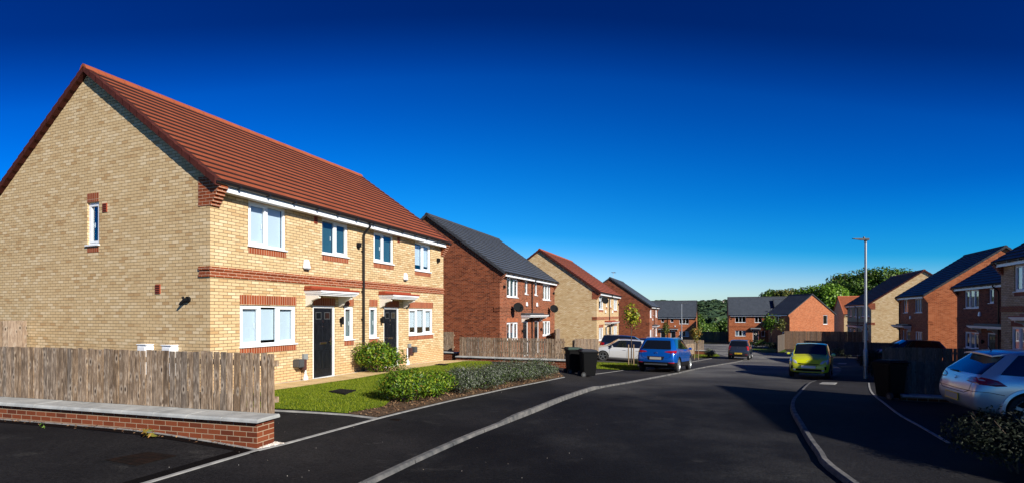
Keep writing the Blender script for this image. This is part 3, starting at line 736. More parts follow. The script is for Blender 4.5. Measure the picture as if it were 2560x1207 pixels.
    for (s, z) in alarms:
        g = MB(); g.hexa([(s-.13, -.09, z-.12), (s+.13, -.09, z-.12), (s+.13, -.0, z-.12), (s-.13, -.0, z-.12), (s-.08, -.07, z+.13), (s+.08, -.07, z+.13), (s+.08, 0, z+.13), (s-.08, 0, z+.13)])
        a_ = g.build('alarm_box', 'upvc', H, bevel=.02); g = MB(); g.box(s-.09, s+.09, -.085, -.01, z-.15, z-.125); g.build('alarm_light', 'dark_grey', a_)
    for (s, z) in lamps:
        g = MB(); g.tube([(s, -.10, z-.12), (s, -.10, z+.12)], .04, 12); g.box(s-.03, s+.03, -.08, 0, z-.06, z+.06); g.build('wall_lamp', 'black_matt', H, smooth=True)
    for (s, z) in boxes:
        g = MB(); g.box(s-.06, s+.06, -.11, 0, z-.07, z+.07); g.box(s-.03, s+.03, -.09, -.02, z-.10, z-.071); g.build('bird_box' if False else 'light_sensor', 'black_matt', H)
    for (which, s, z, w_) in vents:
        M_ = {'f': MF, '0': M0, '1': M1}[which]; g = MB(); g.box(s-w_/2, s+w_/2, 0, .018, z-.11, z+.11, M=M_); vt = g.build('air_vent', 'terracotta', H)
        g = MB()
        for i in range(4): g.box(s-w_/2+.02, s+w_/2-.02, .018, .026, z-.09+i*.05, z-.065+i*.05, M=M_)
        g.build('louvre', 'verge_red', vt)
    for c in canopies: canopy(H, MF, c[0], c[1], c[2] if len(c) > 2 else 2.5, col=canopy_col or ('terracotta' if trim else 'dark_grey'), brackets=c[3] if len(c) > 3 else None)
    for (s, z, tilt) in dishes:
        g = MB(); n1, n2 = 5, 18; R_ = .29; cen = Vector((s, -.42, z)); nrm = Vector((-.70, -.62, .34)).normalized(); t1 = nrm.cross(Vector((0, 0, 1))).normalized(); t2 = nrm.cross(t1)
        ring = []
        for i in range(n1+1):
            rr = R_*i/n1; ring.append([cen+t1*rr*1.08*math.cos(6.2832*j/n2)+t2*rr*math.sin(6.2832*j/n2)+nrm*(rr*rr*.55) for j in range(n2)])
        for i in range(n1):
            for j in range(n2): g.quad(ring[i][j], ring[i][(j+1) % n2], ring[i+1][(j+1) % n2], ring[i+1][j])
        ds = g.build('satellite_dish', 'dish_grey', H, smooth=True, fix=False)
        g = MB(); g.tube([cen-nrm*.01, (s, -.2, z-.05), (s, -.02, z-.16)], .02, 8); g.tube([cen-t2*(-R_*.95), cen+nrm*.42+t2*.15], .012, 6); g.box(s-.08, s+.08, -.03, 0, z-.26, z-.06); hd = cen+nrm*.44+t2*.15
        g.box(hd.x-.04, hd.x+.04, hd.y-.06, hd.y+.06, hd.z-.03, hd.z+.03); g.build('dish_arm', 'black_matt', ds)
    return H, MF, M0, M1
A_ST = math.atan2(DY, DX)                # local +x runs down the street
A_RT = math.atan2(-DY, -DX)              # houses on the right side
A_FR = math.atan2(-DX, DY)               # houses that face the camera
def BL(*a): return dict(blind=list(a))
# 1: cream pair
fr1 = [(1.03, 2.22, 3.54, 4.66, dict(lights=2, blind=[(0, .96), (0, .97)], lintel=False, opening=[0])),
       (3.58, 4.74, 3.62, 4.66, dict(lights=2, lintel=False, blind=[(0, 1), (0, 1)], blindmat='reflection_teal')), (6.03, 7.19, 3.62, 4.66, dict(lights=2, lintel=False, opening=[0], blind=[(0, 1), (0, 1)], blindmat='reflection_teal')),  # teal sheets behind these panes paint the reflected sky
       (8.60, 9.79, 3.54, 4.66, dict(lights=2, blind=[(.05, .8), (.05, .82)], lintel=False, opening=[1])),
       (.79, 2.58, 1.07, 2.11, dict(lights=3, blind=[(.07, .95), (.05, .9), (.07, .97)])),
       (4.55, 5.0, 1.07, 2.13, dict(lights=1, small=True, blind=[(0, 1)], blindmat='frosted')), (5.80, 6.25, 1.07, 2.13, dict(lights=1, small=True, blind=[(0, 1)], blindmat='frosted')),
       (8.18, 9.97, 1.07, 2.11, dict(lights=3, blind=[(.0, .72), (.0, .72), (.0, .74)]))]
H1, *_ = house('cream brick pair of houses with red roof tiles and black doors, nearest the camera', -6.833, 11.584, A_ST, 10.84, 8.68, 1.88,
    front=fr1, doors=[(3.21, 4.14, '7', False), (6.60, 7.53, '9', True)], canopies=[(2.87, 4.50, 2.52, [2.97, 4.33]), (6.30, 7.93, 2.52, [6.40, 7.83])],
    pipes=[5.42], alarms=[(2.93, 3.27), (7.9, 3.27)], lamps=[(4.36, 1.69), (6.42, 1.69)], boxes=[(5.19, 4.09), (10.32, 4.11)],
    vents=[('f', 3.32, 4.57, .13), ('f', 7.5, 4.57, .13), ('0', 3.68, 4.55, .17), ('0', 1.72, 2.48, .17)],
    g0=[(3.92, 4.40, 3.62, 4.72, dict(lights=1, small=True, sill=True))])
g = MB(); Mg = lambda s, o_, z: (-o_, s, z); g.tube([Mg(.68, 0, 2.22), Mg(.68, .05, 2.22)], .07, 12); g.tube([Mg(.68, .02, 2.22), Mg(.75, .06, 2.20), Mg(.86, .09, 2.10)], [.05, .045, .028], 10); g.tube([Mg(.74, .06, 2.2), Mg(.78, .08, 2.28)], .028, 8)
g.build('security_light', 'black_matt', H1, smooth=True)
for s in (2.75, 8.12):                  # service boxes beside the doors
    sg = 1 if s < 5 else -1
    g = MB(); g.tube([(s+.12*sg, -.06, -.1), (s+.12*sg, -.06, .12), (s+.12*sg, -.05, .22)], [.075, .07, .028], 10); g.tube([(s+.12*sg, -.05, .2), (s+.12*sg, -.05, .62)], .028, 8); g.build('service_pipe', 'upvc', H1, smooth=True)
    g = MB(); g.box(s+.04*sg-.0, s+.04*sg+.15, -.08, 0, .62, .78); g.build('junction_box', 'grey_box', H1)
    g = MB(); g.box(s-.06, s+.06, -.17, 0, .34, .64); g.build('service_box', 'brown_box', H1, bevel=.015)
    c = s-.20*sg; g = MB(); g.box(c-.10, c+.10, -.24, -.0, .44, .66); g.build('cable_box', 'dark_grey', H1, bevel=.02)
    g = MB(); g.tube([(s, -.04, .34), (s-.02, -.04, .1), (s+.06, -.05, -.05)], .008, 6); g.build('cable', 'black_matt', H1)
# electric meter boxes standing behind the front fence, on the gable
for s0 in (1.78, .93):
    t = thing('meter_box', 'white meter cabinet on the cream gable, %s above the near fence' % ('left one' if s0 > 1.5 else 'right one'), 'meter box', (-6.833-.932*(s0+.25)-.362*.0, 11.584+.362*(s0+.25), EYE-1.88), A_ST)
    g = MB(); g.box(-.18, .0, -.16, .16, .45, 1.14); g.build('cabinet', 'upvc', t, bevel=.01)
    g = MB(); g.box(-.20, 0, -.175, .175, 1.145, 1.17); g.build('lid', 'upvc', t, bevel=.008)
    g = MB(); g.box(-.195, -.183, -.13, .13, .5, 1.10); g.build('door', 'upvc', t)
def typeB(L, cur=True, bl=False):
    c = L/2; o = []
    for a, b_ in ((c-4.2, c-2.4), (c+2.4, c+4.2)):
        for z0, z1 in ((3.52, 4.66), (1.07, 2.11)):
            o.append((a, b_, z0, z1, dict(lights=3, lintel=z0 < 2, curtain=[(a+.1, a+.5), (b_-.5, b_-.1)] if cur else None)))
    for a in (c-1.22, c+.67): o.append((a, a+.55, 3.78, 4.66, dict(lights=1, small=True, lintel=False)))
    return o
# 2: red brick pair, slate roof
house('red brick pair with slate roof and two dark satellite dishes, behind the slatted fence', -.67, 27.83, A_ST, 10.5, 9.0, 2.57, 'brick_red', 'roof_slate', False,
    front=typeB(10.5), doors=[(3.72, 4.62), (5.88, 6.78, None, True)], canopies=[(3.35, 7.15, 2.5, [3.5, 7.0])], pipes=[5.25], alarms=[(4.3, 3.2), (6.3, 3.2)],
    dishes=[(1.75, 2.95, .15), (8.9, 2.95, .15)], boxes=[(.55, 4.1), (10.1, 4.1)], lamps=[(3.45, 1.55), (7.1, 1.55)])
# 3: cream pair further
house('cream brick pair with red roof beside the parked cars, one satellite dish at the eaves', 6.52, 39.4, A_ST, 10.0, 9.2, 3.17, 'brick_cream', 'roof_red', True,
    front=typeB(10.0), doors=[(3.5, 4.4), (5.6, 6.5, None, True)], canopies=[(3.1, 6.9, 2.5, [3.3, 6.7])], pipes=[5.0], alarms=[(3.4, 3.4), (6.6, 3.4)], dishes=[(1.0, 4.25, .1)], boxes=[(9.6, 4.1)], fine=False)
# 4: red brick, slate
H4, *_ = house('red brick pair with slate roof, behind the yellow leaved sapling', 16.05, 59.8, A_ST, 9.8, 9.2, 3.94, 'brick_red', 'roof_slate', False,
    front=typeB(9.8, False), doors=[(3.4, 4.3), (5.5, 6.4, None, True)], canopies=[(3.0, 6.8, 2.5, [3.2, 6.6])], pipes=[4.9], alarms=[(3.3, 3.3)], fine=False)
# 5: faces the camera at the end of the road
fr5 = [(6.9, 8.7, 3.52, 4.66, dict(lights=3)), (6.9, 8.7, 1.07, 2.11, dict(lights=3, curtain=[(7.0, 7.5), (8.1, 8.6)])), (3.45, 4.0, 3.85, 4.62, dict(lights=1, small=True)), (5.25, 5.8, 3.85, 4.62, dict(lights=1, small=True)),
       (.9, 2.7, 3.52, 4.66, dict(lights=3)), (.9, 2.7, 1.07, 2.11, dict(lights=3))]
house('orange brick pair with slate roof facing up the road, left of the hill view', 26.6, 103.6, A_FR, 10.0, 8.8, 5.45, 'brick_orange', 'roof_slate', False,
    front=fr5, doors=[(3.35, 4.25), (5.3, 6.2)], canopies=[(2.9, 4.6), (4.9, 6.7)], pipes=[4.75], alarms=[(2.9, 3.1), (6.1, 3.1)], g1=[(4.0, 4.6, 3.5, 4.6, dict(lights=1, small=True))], fine=False)
# 6
fr6 = [(1.05, 2.8, 3.52, 4.66, dict(lights=3)), (4.25, 5.4, 3.52, 4.66, dict(lights=2)), (1.05, 2.8, 1.07, 2.11, dict(lights=3, curtain=[(1.1, 1.6), (2.2, 2.7)])), (5.35, 5.85, 1.07, 2.11, dict(lights=1, small=True)),
       (6.75, 7.25, 1.07, 2.11, dict(lights=1, small=True)), (6.9, 8.0, 3.52, 4.66, dict(lights=2)), (8.6, 10.3, 1.07, 2.11, dict(lights=3)), (9.0, 10.2, 3.52, 4.66, dict(lights=2))]
H6, MF6, _, _ = house('orange brick pair with slate roof facing up the road, right of the hill view', 39.3, 92.8, A_FR, 11.3, 8.8, 5.02, 'brick_orange', 'roof_slate', False,
    front=fr6, doors=[(3.95, 4.85), (7.6, 8.4)], canopies=[(3.55, 5.2), (7.2, 8.8)], pipes=[6.0], alarms=[(5.75, 3.15)], boxes=[(.5, 4.2)], fine=False)
g = MB()
g.tube([MF6(4.4+.17*math.cos(t_), .0, 1.5+.17*math.sin(t_)) for t_ in np.linspace(0, 6.283, 15)], .03, 6); g.build('door_wreath', 'upvc_cream', H6)
# 7: stepped forward from 6, with a lower ridge
house('red brick end house with a slightly lower slate ridge, attached right of the far pair', 45.9, 88.84, A_FR, 4.6, 8.6, 4.95, 'brick_orange', 'roof_slate', False, eave=4.62,
    front=[(1.0, 2.2, 3.1, 4.2, dict(lights=2))], doors=[(2.6, 3.5)], fine=False)
# 8: orange gable towards the camera
a8 = math.radians(-76.6)
house('orange brick house with a broad sunlit gable and slate roof, one small gable window', 42.3-.232*4.5, 78.0+.973*4.5, a8, 4.5, 8.2, 4.88, 'brick_orange', 'roof_slate', False,
    front=[(1.5, 2.7, 3.6, 4.6, dict(lights=2))], doors=[(3.0, 3.9)], g1=[(6.15, 6.95, 3.30, 4.75, dict(lights=1, small=False))], fine=False)
# 9
house('small cream fronted house with bright orange roof tiles and shaded brick side', 59.0, 91.0, A_FR, 9.0, 8.6, 4.85, 'brick_cream', 'roof_orange', False, front=[(2.5, 4.0, 3.5, 4.6, dict(lights=2))], fine=False, band=False, verge='verge_orange')
# 10
fr10 = [(.9, 2.0, 3.54, 4.66, dict(lights=2, lintel=False)), (6.3, 7.5, 3.54, 4.66, dict(lights=2, lintel=False)), (8.3, 9.4, 3.54, 4.66, dict(lights=2, lintel=False)), (1.0, 1.9, 1.07, 2.11, dict(lights=2)), (4.4, 4.9, 1.07, 2.11, dict(lights=1, small=True)), (7.2, 8.9, 1.07, 2.11, dict(lights=3)), (3.4, 4.3, 3.54, 4.66, dict(lights=2, lintel=False))]
H10, MF10, _, M110 = house('cream brick pair with dark red roof tiles behind the lamp post, its gable sunlit', 37.4+.362*10, 53.3+.932*10, A_RT, 10.0, 9.0, 3.83, 'brick_cream', 'roof_red', True,
    front=fr10, doors=[(2.6, 3.5), (5.9, 6.8)], canopies=[(2.2, 6.9, 2.5, [2.4, 4.5, 6.7])], pipes=[4.95], alarms=[(4.3, 3.5), (5.6, 3.5)], vents=[('1', 7.0, 1.15, .3)], fine=False)
g = MB(); g.tube([M110(3.1, 0, 1.5), M110(3.1, .06, 1.5)], .12, 10); g.tube([M110(3.1, .05, 1.5), M110(2.7, .3, 1.4), M110(2.3, .5, 1.2)], [.10, .08, .05], 8); g.build('security_light', 'black_matt', H10)
# 11
fr11 = [(.9, 1.95, 3.54, 4.66, dict(lights=2)), (3.45, 4.95, 3.54, 4.66, dict(lights=3)), (3.5, 5.0, 1.07, 2.11, dict(lights=3, curtain=[(3.6, 4.0), (4.5, 4.9)])), (.65, 1.05, 1.07, 2.11, dict(lights=1, small=True))]
house('narrow red brick house with a large orange lit gable, behind the black car', 30.8+.362*6.1, 37.9+.932*6.1, A_RT, 6.1, 8.9, 3.45, 'brick_orange', 'roof_slate', False,
    front=fr11, doors=[(1.55, 2.45)], canopies=[(-.1, 2.75)], pipes=[.12], alarms=[(2.6, 3.2)], fine=False)
# 12
house('dark red brick pair in shade, left of the cream house at the frame edge', 28.6, 32.9, A_RT, 10.3, 8.9, 3.185, 'brick_red', 'roof_slate', False,
    front=typeB(10.5), doors=[(3.85, 4.75), (5.8, 6.7, None, True)], canopies=[(2.9, 6.9, 2.5, [3.1, 5.0, 6.7])], pipes=[5.25], alarms=[(3.05, 3.2)], lamps=[(3.5, 1.6)])
# 13
fr13 = [(w[0], w[1], w[2], w[3], dict(w[4])) for w in fr1]
house('cream brick pair with dark roof at the right edge of the frame, in shade', 21.3, 22.3, A_RT, 8.3, 8.68, 2.63, 'brick_cream', 'roof_slate', True,
    front=[w for w in fr13 if w[1] < 8], doors=[(3.21, 4.14), (6.6, 7.53, None, True)], canopies=[(2.0, 4.5), (6.3, 7.93)], pipes=[5.42], fine=True)
# unseen house outside the frame, proportions shaped so its shadow crosses the road
house('brick house outside the frame on the right that shades the road', 14.83, 6.23, math.atan2(-.957, -.289), 7.6, 6.0, 2.1, 'brick_cream', 'roof_red', False, front=[(4.6, 6.2, 1.07, 2.11, dict(lights=3))], doors=[(3.2, 4.1)], fine=False, eave=5.3, pitch=.95)

# ------------------------------------------------------------------ garden walls and fences
def wall_fence(label, p0, p1, bt, thick, ctop, base0, base1, fence=None, flabel=None, coping=True, fgroup=None, wood='wood_grey', wall=True):
    """ p0->p1 left to right seen from the camera; heights are metres above the eye (negative)"""
    p0, p1 = Vector(p0), Vector(p1); d = (p1-p0); L = d.length; ang = math.atan2(d.y, d.x)
    if wall:
        W = thing('garden_wall', label, 'wall', (p0.x, p0.y, EYE), ang)
        m = MB(); zt = ctop-.05
        m.hexa([(0, 0, base0-.3), (L, 0, base1-.3), (L, thick, base1-.3), (0, thick, base0-.3), (0, 0, zt), (L, 0, zt), (L, thick, zt), (0, thick, zt)])
        m.build('wall', 'brick_garden', W)
        c = MB(); n = max(1, int(round(L/.61))); oh = .062
        for i in range(n):
            a = L+oh-(L+oh)*(n-i)/n; b = L+oh-(L+oh)*(n-i-1)/n-.008
            j = random.uniform(-.002, .002)
            c.hexa([(a, -oh, zt), (b, -oh, zt), (b, thick+oh, zt), (a, thick+oh, zt), (a, -oh+.004, ctop-.022+j), (b, -oh+.004, ctop-.022+j), (b, thick+oh-.004, ctop-.022+j), (a, thick+oh-.004, ctop-.022+j)])
            c.hexa([(a, -oh+.004, ctop-.022+j), (b, -oh+.004, ctop-.022+j), (b, thick+oh-.004, ctop-.022+j), (a, thick+oh-.004, ctop-.022+j), (a+.004, -oh+.02, ctop+j), (b-.004, -oh+.02, ctop+j), (b-.004, thick+oh-.02, ctop+j), (a+.004, thick+oh-.02, ctop+j)])
        c.build('coping', 'coping', W)
    if fence:
        make_fence(flabel, p0, p1, thick+.045 if wall else 0, ctop+.003, ctop+.003, *fence, wood=wood, group=fgroup)
def make_fence(label, p0, p1, off, zb0, zb1, h, bw=.098, gap=(.004, .012), x0=0, x1=None, wood='wood_grey', group=None, posts=1.9, top_jit=.011, rail=(.18, .78)):
    p0, p1 = Vector(p0), Vector(p1); d = (p1-p0); L = d.length; ang = math.atan2(d.y, d.x)
    F = thing('fence', label, 'fence', (p0.x, p0.y, EYE), ang, group)
    if x1 is None: x1 = L
    m = MB(); x = x1; i = 0; boards = []
    while x > x0+.03:
        t = (x1-x)/(x1-x0); g_ = gap[0]+(gap[1]-gap[0])*(1-t)**1.5+random.uniform(0, .003); w = bw*random.uniform(.93, 1.05)
        a = x-w; b = x; yo = off+random.uniform(-.007, .006); tj = random.uniform(-top_jit, top_jit); ln = random.uniform(-.006, .006)
        def zb(q): return zb0+(zb1-zb0)*(q-x0)/(x1-x0)
        m.hexa([(a, yo-.018, zb(a)), (b, yo-.018, zb(b)), (b, yo, zb(b)), (a, yo, zb(a)), (a+ln, yo-.018, zb(a)+h+tj), (b+ln, yo-.018, zb(b)+h+tj), (b+ln, yo, zb(b)+h+tj), (a+ln, yo, zb(a)+h+tj)])
        x = a-g_
    m.build('boards', wood, F)
    for r_ in rail:
        q = MB(); q.hexa([(x0, off+.004, zb0+h*r_), (x1+.03, off+.004, zb1+h*r_), (x1+.03, off+.05, zb1+h*r_), (x0, off+.05, zb0+h*r_), (x0, off+.004, zb0+h*r_+.08), (x1+.03, off+.004, zb1+h*r_+.08), (x1+.03, off+.05, zb1+h*r_+.08), (x0, off+.05, zb0+h*r_+.08)]); q.build('rail', wood, F)
    n = max(1, int((x1-x0)/posts))
    for i in range(n+1):
        c = x0+.2+(x1-x0-.4)*i/n; z_ = zb0+(zb1-zb0)*(c-x0)/(x1-x0)
        q = MB(); q.box(c-.04, c+.04, off+.052, off+.13, z_-.3, z_+h-.05); q.build('post', wood, F)
    return F
# near wall, running left from its corner
wd = Vector((-.963, .271)); c0 = Vector((-3.56, 7.15)); c1 = c0+wd*13
Wl = (c1, c0)
wall_fence('low red brick garden wall with pale concrete coping in the left foreground', c1, c0, 0, .33, -1.456, -2.0, -2.0, fence=(.88, .098, (.003, .026), 0, 12.98), flabel='weathered board fence standing on the near garden wall')
# fence stub at the gable
gq = Vector((-6.833, 11.584))+Vector((-DY, DX))*6.95
make_fence('tall weathered fence panel against the cream gable at the left edge', gq+Vector((-DX, -DY))*2.6, gq+Vector((-DX, -DY))*.05, 0, -1.95, -1.95, 1.78, .10, (.002, .004), wood='wood_pale')
# second wall and fence
A2 = Vector((-2.70, 24.55)); B2 = Vector((2.62, 22.43))
wall_fence('low brick wall with coping in front of the red brick pair', A2, B2, 0, .30, -2.0, -2.3, -2.6, fence=(.90, .098, (.02, .03), 0, 5.3), flabel='slatted timber fence with light gaps on the wall behind the hedge')
A2b = Vector((-6.2, 26.6)); B2b = Vector((-2.75, 25.2))
wall_fence('short stepped brick wall with coping beyond the corner of the cream house', A2b, B2b, 0, .30, -1.86, -2.2, -2.2, fence=(.98, .10, (.002, .004), 0, 3.4), flabel='taller closed board fence beyond the corner of the cream house')
make_fence('timber fence running back from the wheelie bins towards the parked cars', Vector((2.75, 22.5)), Vector((2.75, 22.5))+Vector((.30, .954))*7.5, 0, -2.0, -2.35, .92, .10, (.01, .02))
make_fence('tall fence panel with white end post between red and cream houses', Vector((3.0, 35.0)), Vector((3.5, 37.5)), 0, -2.95, -3.0, 1.95, .1, (.002, .004), wood='wood_pale')
# third, beyond the blue car
wall_fence('brick wall with pale coping beyond the blue car', (14.6, 48.4), (17.95, 47.1), 0, .3, -3.32, -3.7, -3.7, fence=(.92, .10, (.006, .012), 0, 3.3), flabel='pale timber fence beyond the blue car, by the autumn sapling', wood='wood_pale')
make_fence('grey timber fence end beside the bonnet of the blue car', (14.0, 43.0), (16.1, 45.3), 0, -3.45, -3.5, .92, .10, (.006, .012))
# far end fence in shade between 5 and 6
make_fence('brown board fence closing the gap below the distant hill', (36.5, 100.5), (42.5, 98.2), 0, -5.4, -5.3, 2.0, .14, (.002, .004), wood='wood_shaded', posts=3)
# right side
A_ = Vector((10.2, 13.4)); Bd = Vector((.932, -.362))
wall_fence('very low wall with coping under the fence beside the silver car', A_, A_+Bd*5.5, 0, .22, -2.10, -2.2, -2.2, fence=(.86, .10, (.003, .004), 0, 5.5), flabel='shaded board fence between the wheelie bin and the silver car', wood='wood_shaded')
A_ = Vector((14.5, 20.0)); make_fence('shaded board fence with a sunlit end post, behind the right hand bin', A_, A_+Bd*6, 0, -2.3, -2.3, 1.02, .10, (.003, .03), wood='wood_shaded')
A_ = Vector((25.2, 38.0)); wall_fence('low wall with pale coping behind the lamp post', A_+Bd*.4, A_+Bd*3.0, 0, .25, -3.02, -3.2, -3.2, fence=(.92, .10, (.003, .004), -.8, 2.6), flabel='short shaded fence directly behind the lamp post', wood='wood_shaded')
A_ = Vector((25.7, 45.0)); make_fence('long shaded fence behind the yellow car with pointed light gaps', A_, A_+Bd*9.5, 0, -3.25, -3.35, .95, .10, (.006, .05), wood='wood_shaded')
T0 = Vector((30.9, 58.0)); T1 = T0+Bd*7.4
make_fence('tall brown board fence in front of the orange gable', T0, T1, 0, -3.95, -3.95, 2.06, .12, (.002, .004), wood='wood_brown')
make_fence('tall brown fence return with its low end by the green sapling', (27.5, 53.0), (30.85, 57.95), 0, -3.95, -3.95, 1.75, .12, (.002, .004), wood='wood_shaded')

# ------------------------------------------------------------------ vegetation
def crown_points(n, c, r, lumps=9, fill=.35, flat=True, seed=None):
    rg = np.random.default_rng(seed) if seed is not None else RNG
    c = np.array(c); r = np.array(r); out = []; nor = []
    L = []
    for i in range(lumps):
        d = rg.normal(size=3); d /= np.linalg.norm(d); d[2] = abs(d[2])*.9-.25 if flat else d[2]
        L.append((c+d*r*rg.uniform(.35, .62), r*rg.uniform(.40, .62)))
    L.append((c, r*.72))
    w = np.array([np.prod(l[1]) for l in L]); w /= w.sum()
    k_ = rg.choice(len(L), n, p=w)
    d = rg.normal(size=(n, 3)); d /= np.linalg.norm(d, axis=1, keepdims=True)
    rad = 1-fill*rg.random(n)**1.5
    C = np.array([l[0] for l in L])[k_]; R = np.array([l[1] for l in L])[k_]
    P = C+d*R*rad[:, None]; N = d+rg.normal(size=(n, 3))*.55; N[:, 2] += .25; N /= np.linalg.norm(N, axis=1, keepdims=True)
    return P, N
def bush(label, x, y, rx, ry, h, n, size, mat, cat='shrub', group=None, asp=.4, name='bush', z=None, lumps=10):
    z = zg(x, y)+.02 if z is None else z
    B = thing(name, label, cat, (x, y, z), 0, group)
    P, N = crown_points(n, (0, 0, h*.44), (rx, ry, h*.58), lumps, .5); k_ = P[:, 2] > .01; P, N = P[k_], N[k_]
    v, f = leaf_cards(P, N, size, asp); np_mesh('foliage', v, f, mat, B)
    s = MB()
    for i in range(9):
        a = 6.28*i/9; s.tube([(rx*.12*math.cos(a), ry*.12*math.sin(a), -.05), (rx*.4*math.cos(a+.3), ry*.4*math.sin(a+.3), h*.45), (rx*.6*math.cos(a), ry*.6*math.sin(a), h*.8)], [.012, .009, .004], 5)
    s.build('stem', 'bark', B); return B
bush('big leafy green shrub against the wall between the two black doors', -4.25, 16.25, .82, .62, 1.14, 6500, .105, 'leaf_green', asp=.3)
hedge = [(1022, 1006, .62, .80, 'leaf_green', 'largest green bush at the near end of the hedge row'), (1092, 993, .50, .74, 'leaf_green', 'smaller green bush second in the hedge row'),
         (1152, 983, .56, .78, 'leaf_silver', 'silver grey bush third in the hedge row, next to the green ones'), (1205, 971, .58, .78, 'leaf_silver', 'silver grey bush fourth in the hedge row'),
         (1253, 962, .58, .76, 'leaf_silver', 'silver grey bush fifth in the hedge row'), (1300, 954, .60, .78, 'leaf_silver', 'silver grey bush sixth in the hedge row'), (1345, 947, .62, .80, 'leaf_silver', 'silver grey bush at the far end of the hedge row')]
for i, (px, py, r, h, mt, lb) in enumerate(hedge):
    p = gp(px, py+4); p = p+Vector((-.05, .14))
    bush(lb, p.x, p.y, r*1.15, r*.95, h, 6500, .075 if mt == 'leaf_green' else .055, mt, group='bushes in the hedge row', asp=.28, lumps=16)
p = gp(1779, 893); bush('round grey green shrub by the end of the pale fence', p.x, p.y+.3, .62, .6, .78, 1500, .09, 'leaf_silver')
p = gp(2100, 890); bush('pale silver shrub in front of the shaded fence', p.x, p.y+.3, .55, .5, .85, 1200, .09, 'leaf_silver')
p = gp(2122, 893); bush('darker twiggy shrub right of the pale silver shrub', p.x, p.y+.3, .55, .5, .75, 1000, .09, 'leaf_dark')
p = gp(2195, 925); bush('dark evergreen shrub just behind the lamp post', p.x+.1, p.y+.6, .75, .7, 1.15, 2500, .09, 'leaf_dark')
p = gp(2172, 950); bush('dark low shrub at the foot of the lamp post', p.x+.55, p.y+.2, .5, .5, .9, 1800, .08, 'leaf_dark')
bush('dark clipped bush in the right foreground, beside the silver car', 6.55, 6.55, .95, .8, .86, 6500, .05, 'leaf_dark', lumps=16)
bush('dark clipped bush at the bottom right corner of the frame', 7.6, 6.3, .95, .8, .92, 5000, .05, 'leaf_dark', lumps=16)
p = gp(1606, 912); bush('low shaded shrub under the sapling by the white car', p.x-.2, p.y+.3, .5, .4, .42, 700, .07, 'leaf_dark')
p = gp(1388, 940); bush('small silver plant at the hedge end by the bins', p.x-.1, p.y+.4, .4, .35, .4, 700, .06, 'leaf_silver')
for i, (px, py, h, mt, lb) in enumerate([(1886, 868, 1.2, 'leaf_dark', 'dark bush left of the far front door'), (1903, 868, 1.3, 'leaf_tree', 'green bush right of the far front door'), (1925, 869, .9, 'leaf_bright', 'light green plant under the small far window'), (1940, 872, 1.0, 'leaf_dark', 'dark bush below the green sapling'), (1868, 862, .6, 'leaf_bright', 'strip of low plants left of the far door')]):
    p = gp(px, py); bush(lb, p.x, p.y, .9, .7, h, 500, .16, mt, group='bushes in the far front garden')
def tree(label, x, y, H, cr, ch, n, size, mat, trunk_r=.04, stakes=False, lumps=8, group=None, limb=5, cat='tree', name='tree', cz=None, asp=.6, fill=.6, flat=True, gappy=None, zb=None):
    z = zg(x, y) if zb is None else zb
    T = thing(name, label, cat, (x, y, z), 0, group)
    cz = H-ch*.5 if cz is None else cz
    P, N = crown_points(n, (0, 0, cz), (cr, cr, ch*.5), lumps, fill, flat)
    if gappy:
        f_ = np.sin(P[:, 0]*gappy+1.3)*np.sin(P[:, 1]*gappy*1.3)*np.sin(P[:, 2]*gappy*1.1+.7); k_ = f_ < .22; P, N = P[k_], N[k_]
    v, f = leaf_cards(P, N, size, asp); np_mesh('crown', v, f, mat, T)
    s = MB(); s.tube([(0, 0, -.1), (trunk_r*.6, 0, H*.3), (-trunk_r*.5, .01, cz), (0, 0, H*.92)], [trunk_r*1.3, trunk_r, trunk_r*.6, trunk_r*.15], 8)
    for i in range(limb):
        a = i*2.4; z0 = cz-ch*.42+ch*.6*i/limb; rr = cr*.75
        s.tube([(0, 0, z0), (rr*.5*math.cos(a), rr*.5*math.sin(a), z0+ch*.14), (rr*math.cos(a), rr*math.sin(a), z0+ch*.27)], [trunk_r*.45, trunk_r*.3, trunk_r*.1], 6)
    s.build('trunk', 'bark', T, smooth=True)
    if stakes:
        for sx in (-.17, .12):
            q = MB(); q.tube([(sx, -.08, -.1), (sx, -.08, 1.2)], .032, 8); q.build('stake', 'stake', T)
    return T
tree('young tree with bright yellow green leaves and two stakes, in front of the white car', 6.75, 29.0, 4.02, .62, 2.1, 620, .15, 'leaf_yellow', .028, True, 9, cat='sapling', fill=.9, gappy=2.2, cz=2.78)
tree('staked young tree with russet leaves by the pale fence beyond the blue car', 13.9, 38.6, 3.0, .55, 1.9, 420, .14, 'leaf_autumn', .025, True, 7, cat='sapling', fill=.9, cz=1.85)
tree('slim young tree with yellowing leaves in front of the far left house', 15.1, 50.5, 3.6, .48, 2.0, 380, .15, 'leaf_olive', .025, False, 7, cat='sapling', fill=.9, cz=2.4)
tree('young tree with fresh green leaves beside the far lamp post', 34.4, 68.0, 5.2, 1.0, 3.6, 700, .26, 'leaf_bright', .04, True, 9, cat='sapling', fill=.9, gappy=1.6, cz=3.1)
tree('thin sapling with upright branches behind the end of the tall fence', 35.2, 67.0, 4.3, .8, 2.6, 300, .22, 'leaf_olive', .035, False, 8, cat='sapling', fill=.95, cz=2.9, limb=9)
GT = 'trees beyond the houses'
def big(label, px, Y, top, w, h, n, mat, lump=12, size=.8):
    X = (px-1280)/1280*Y; zt = EYE+(784.5-top)/1280*Y; z = zg(X, Y); H = zt-z
    return tree(label, X, Y, H, w, h, n, size, mat, .35, False, lump, GT, cz=H-h*.5, fill=.4, asp=.75, gappy=.55)
big('broad dark green tree rising highest behind the slate and red roofs', 2190, 150, 655, 11, 15, 14000, 'leaf_tree', 20, .6)
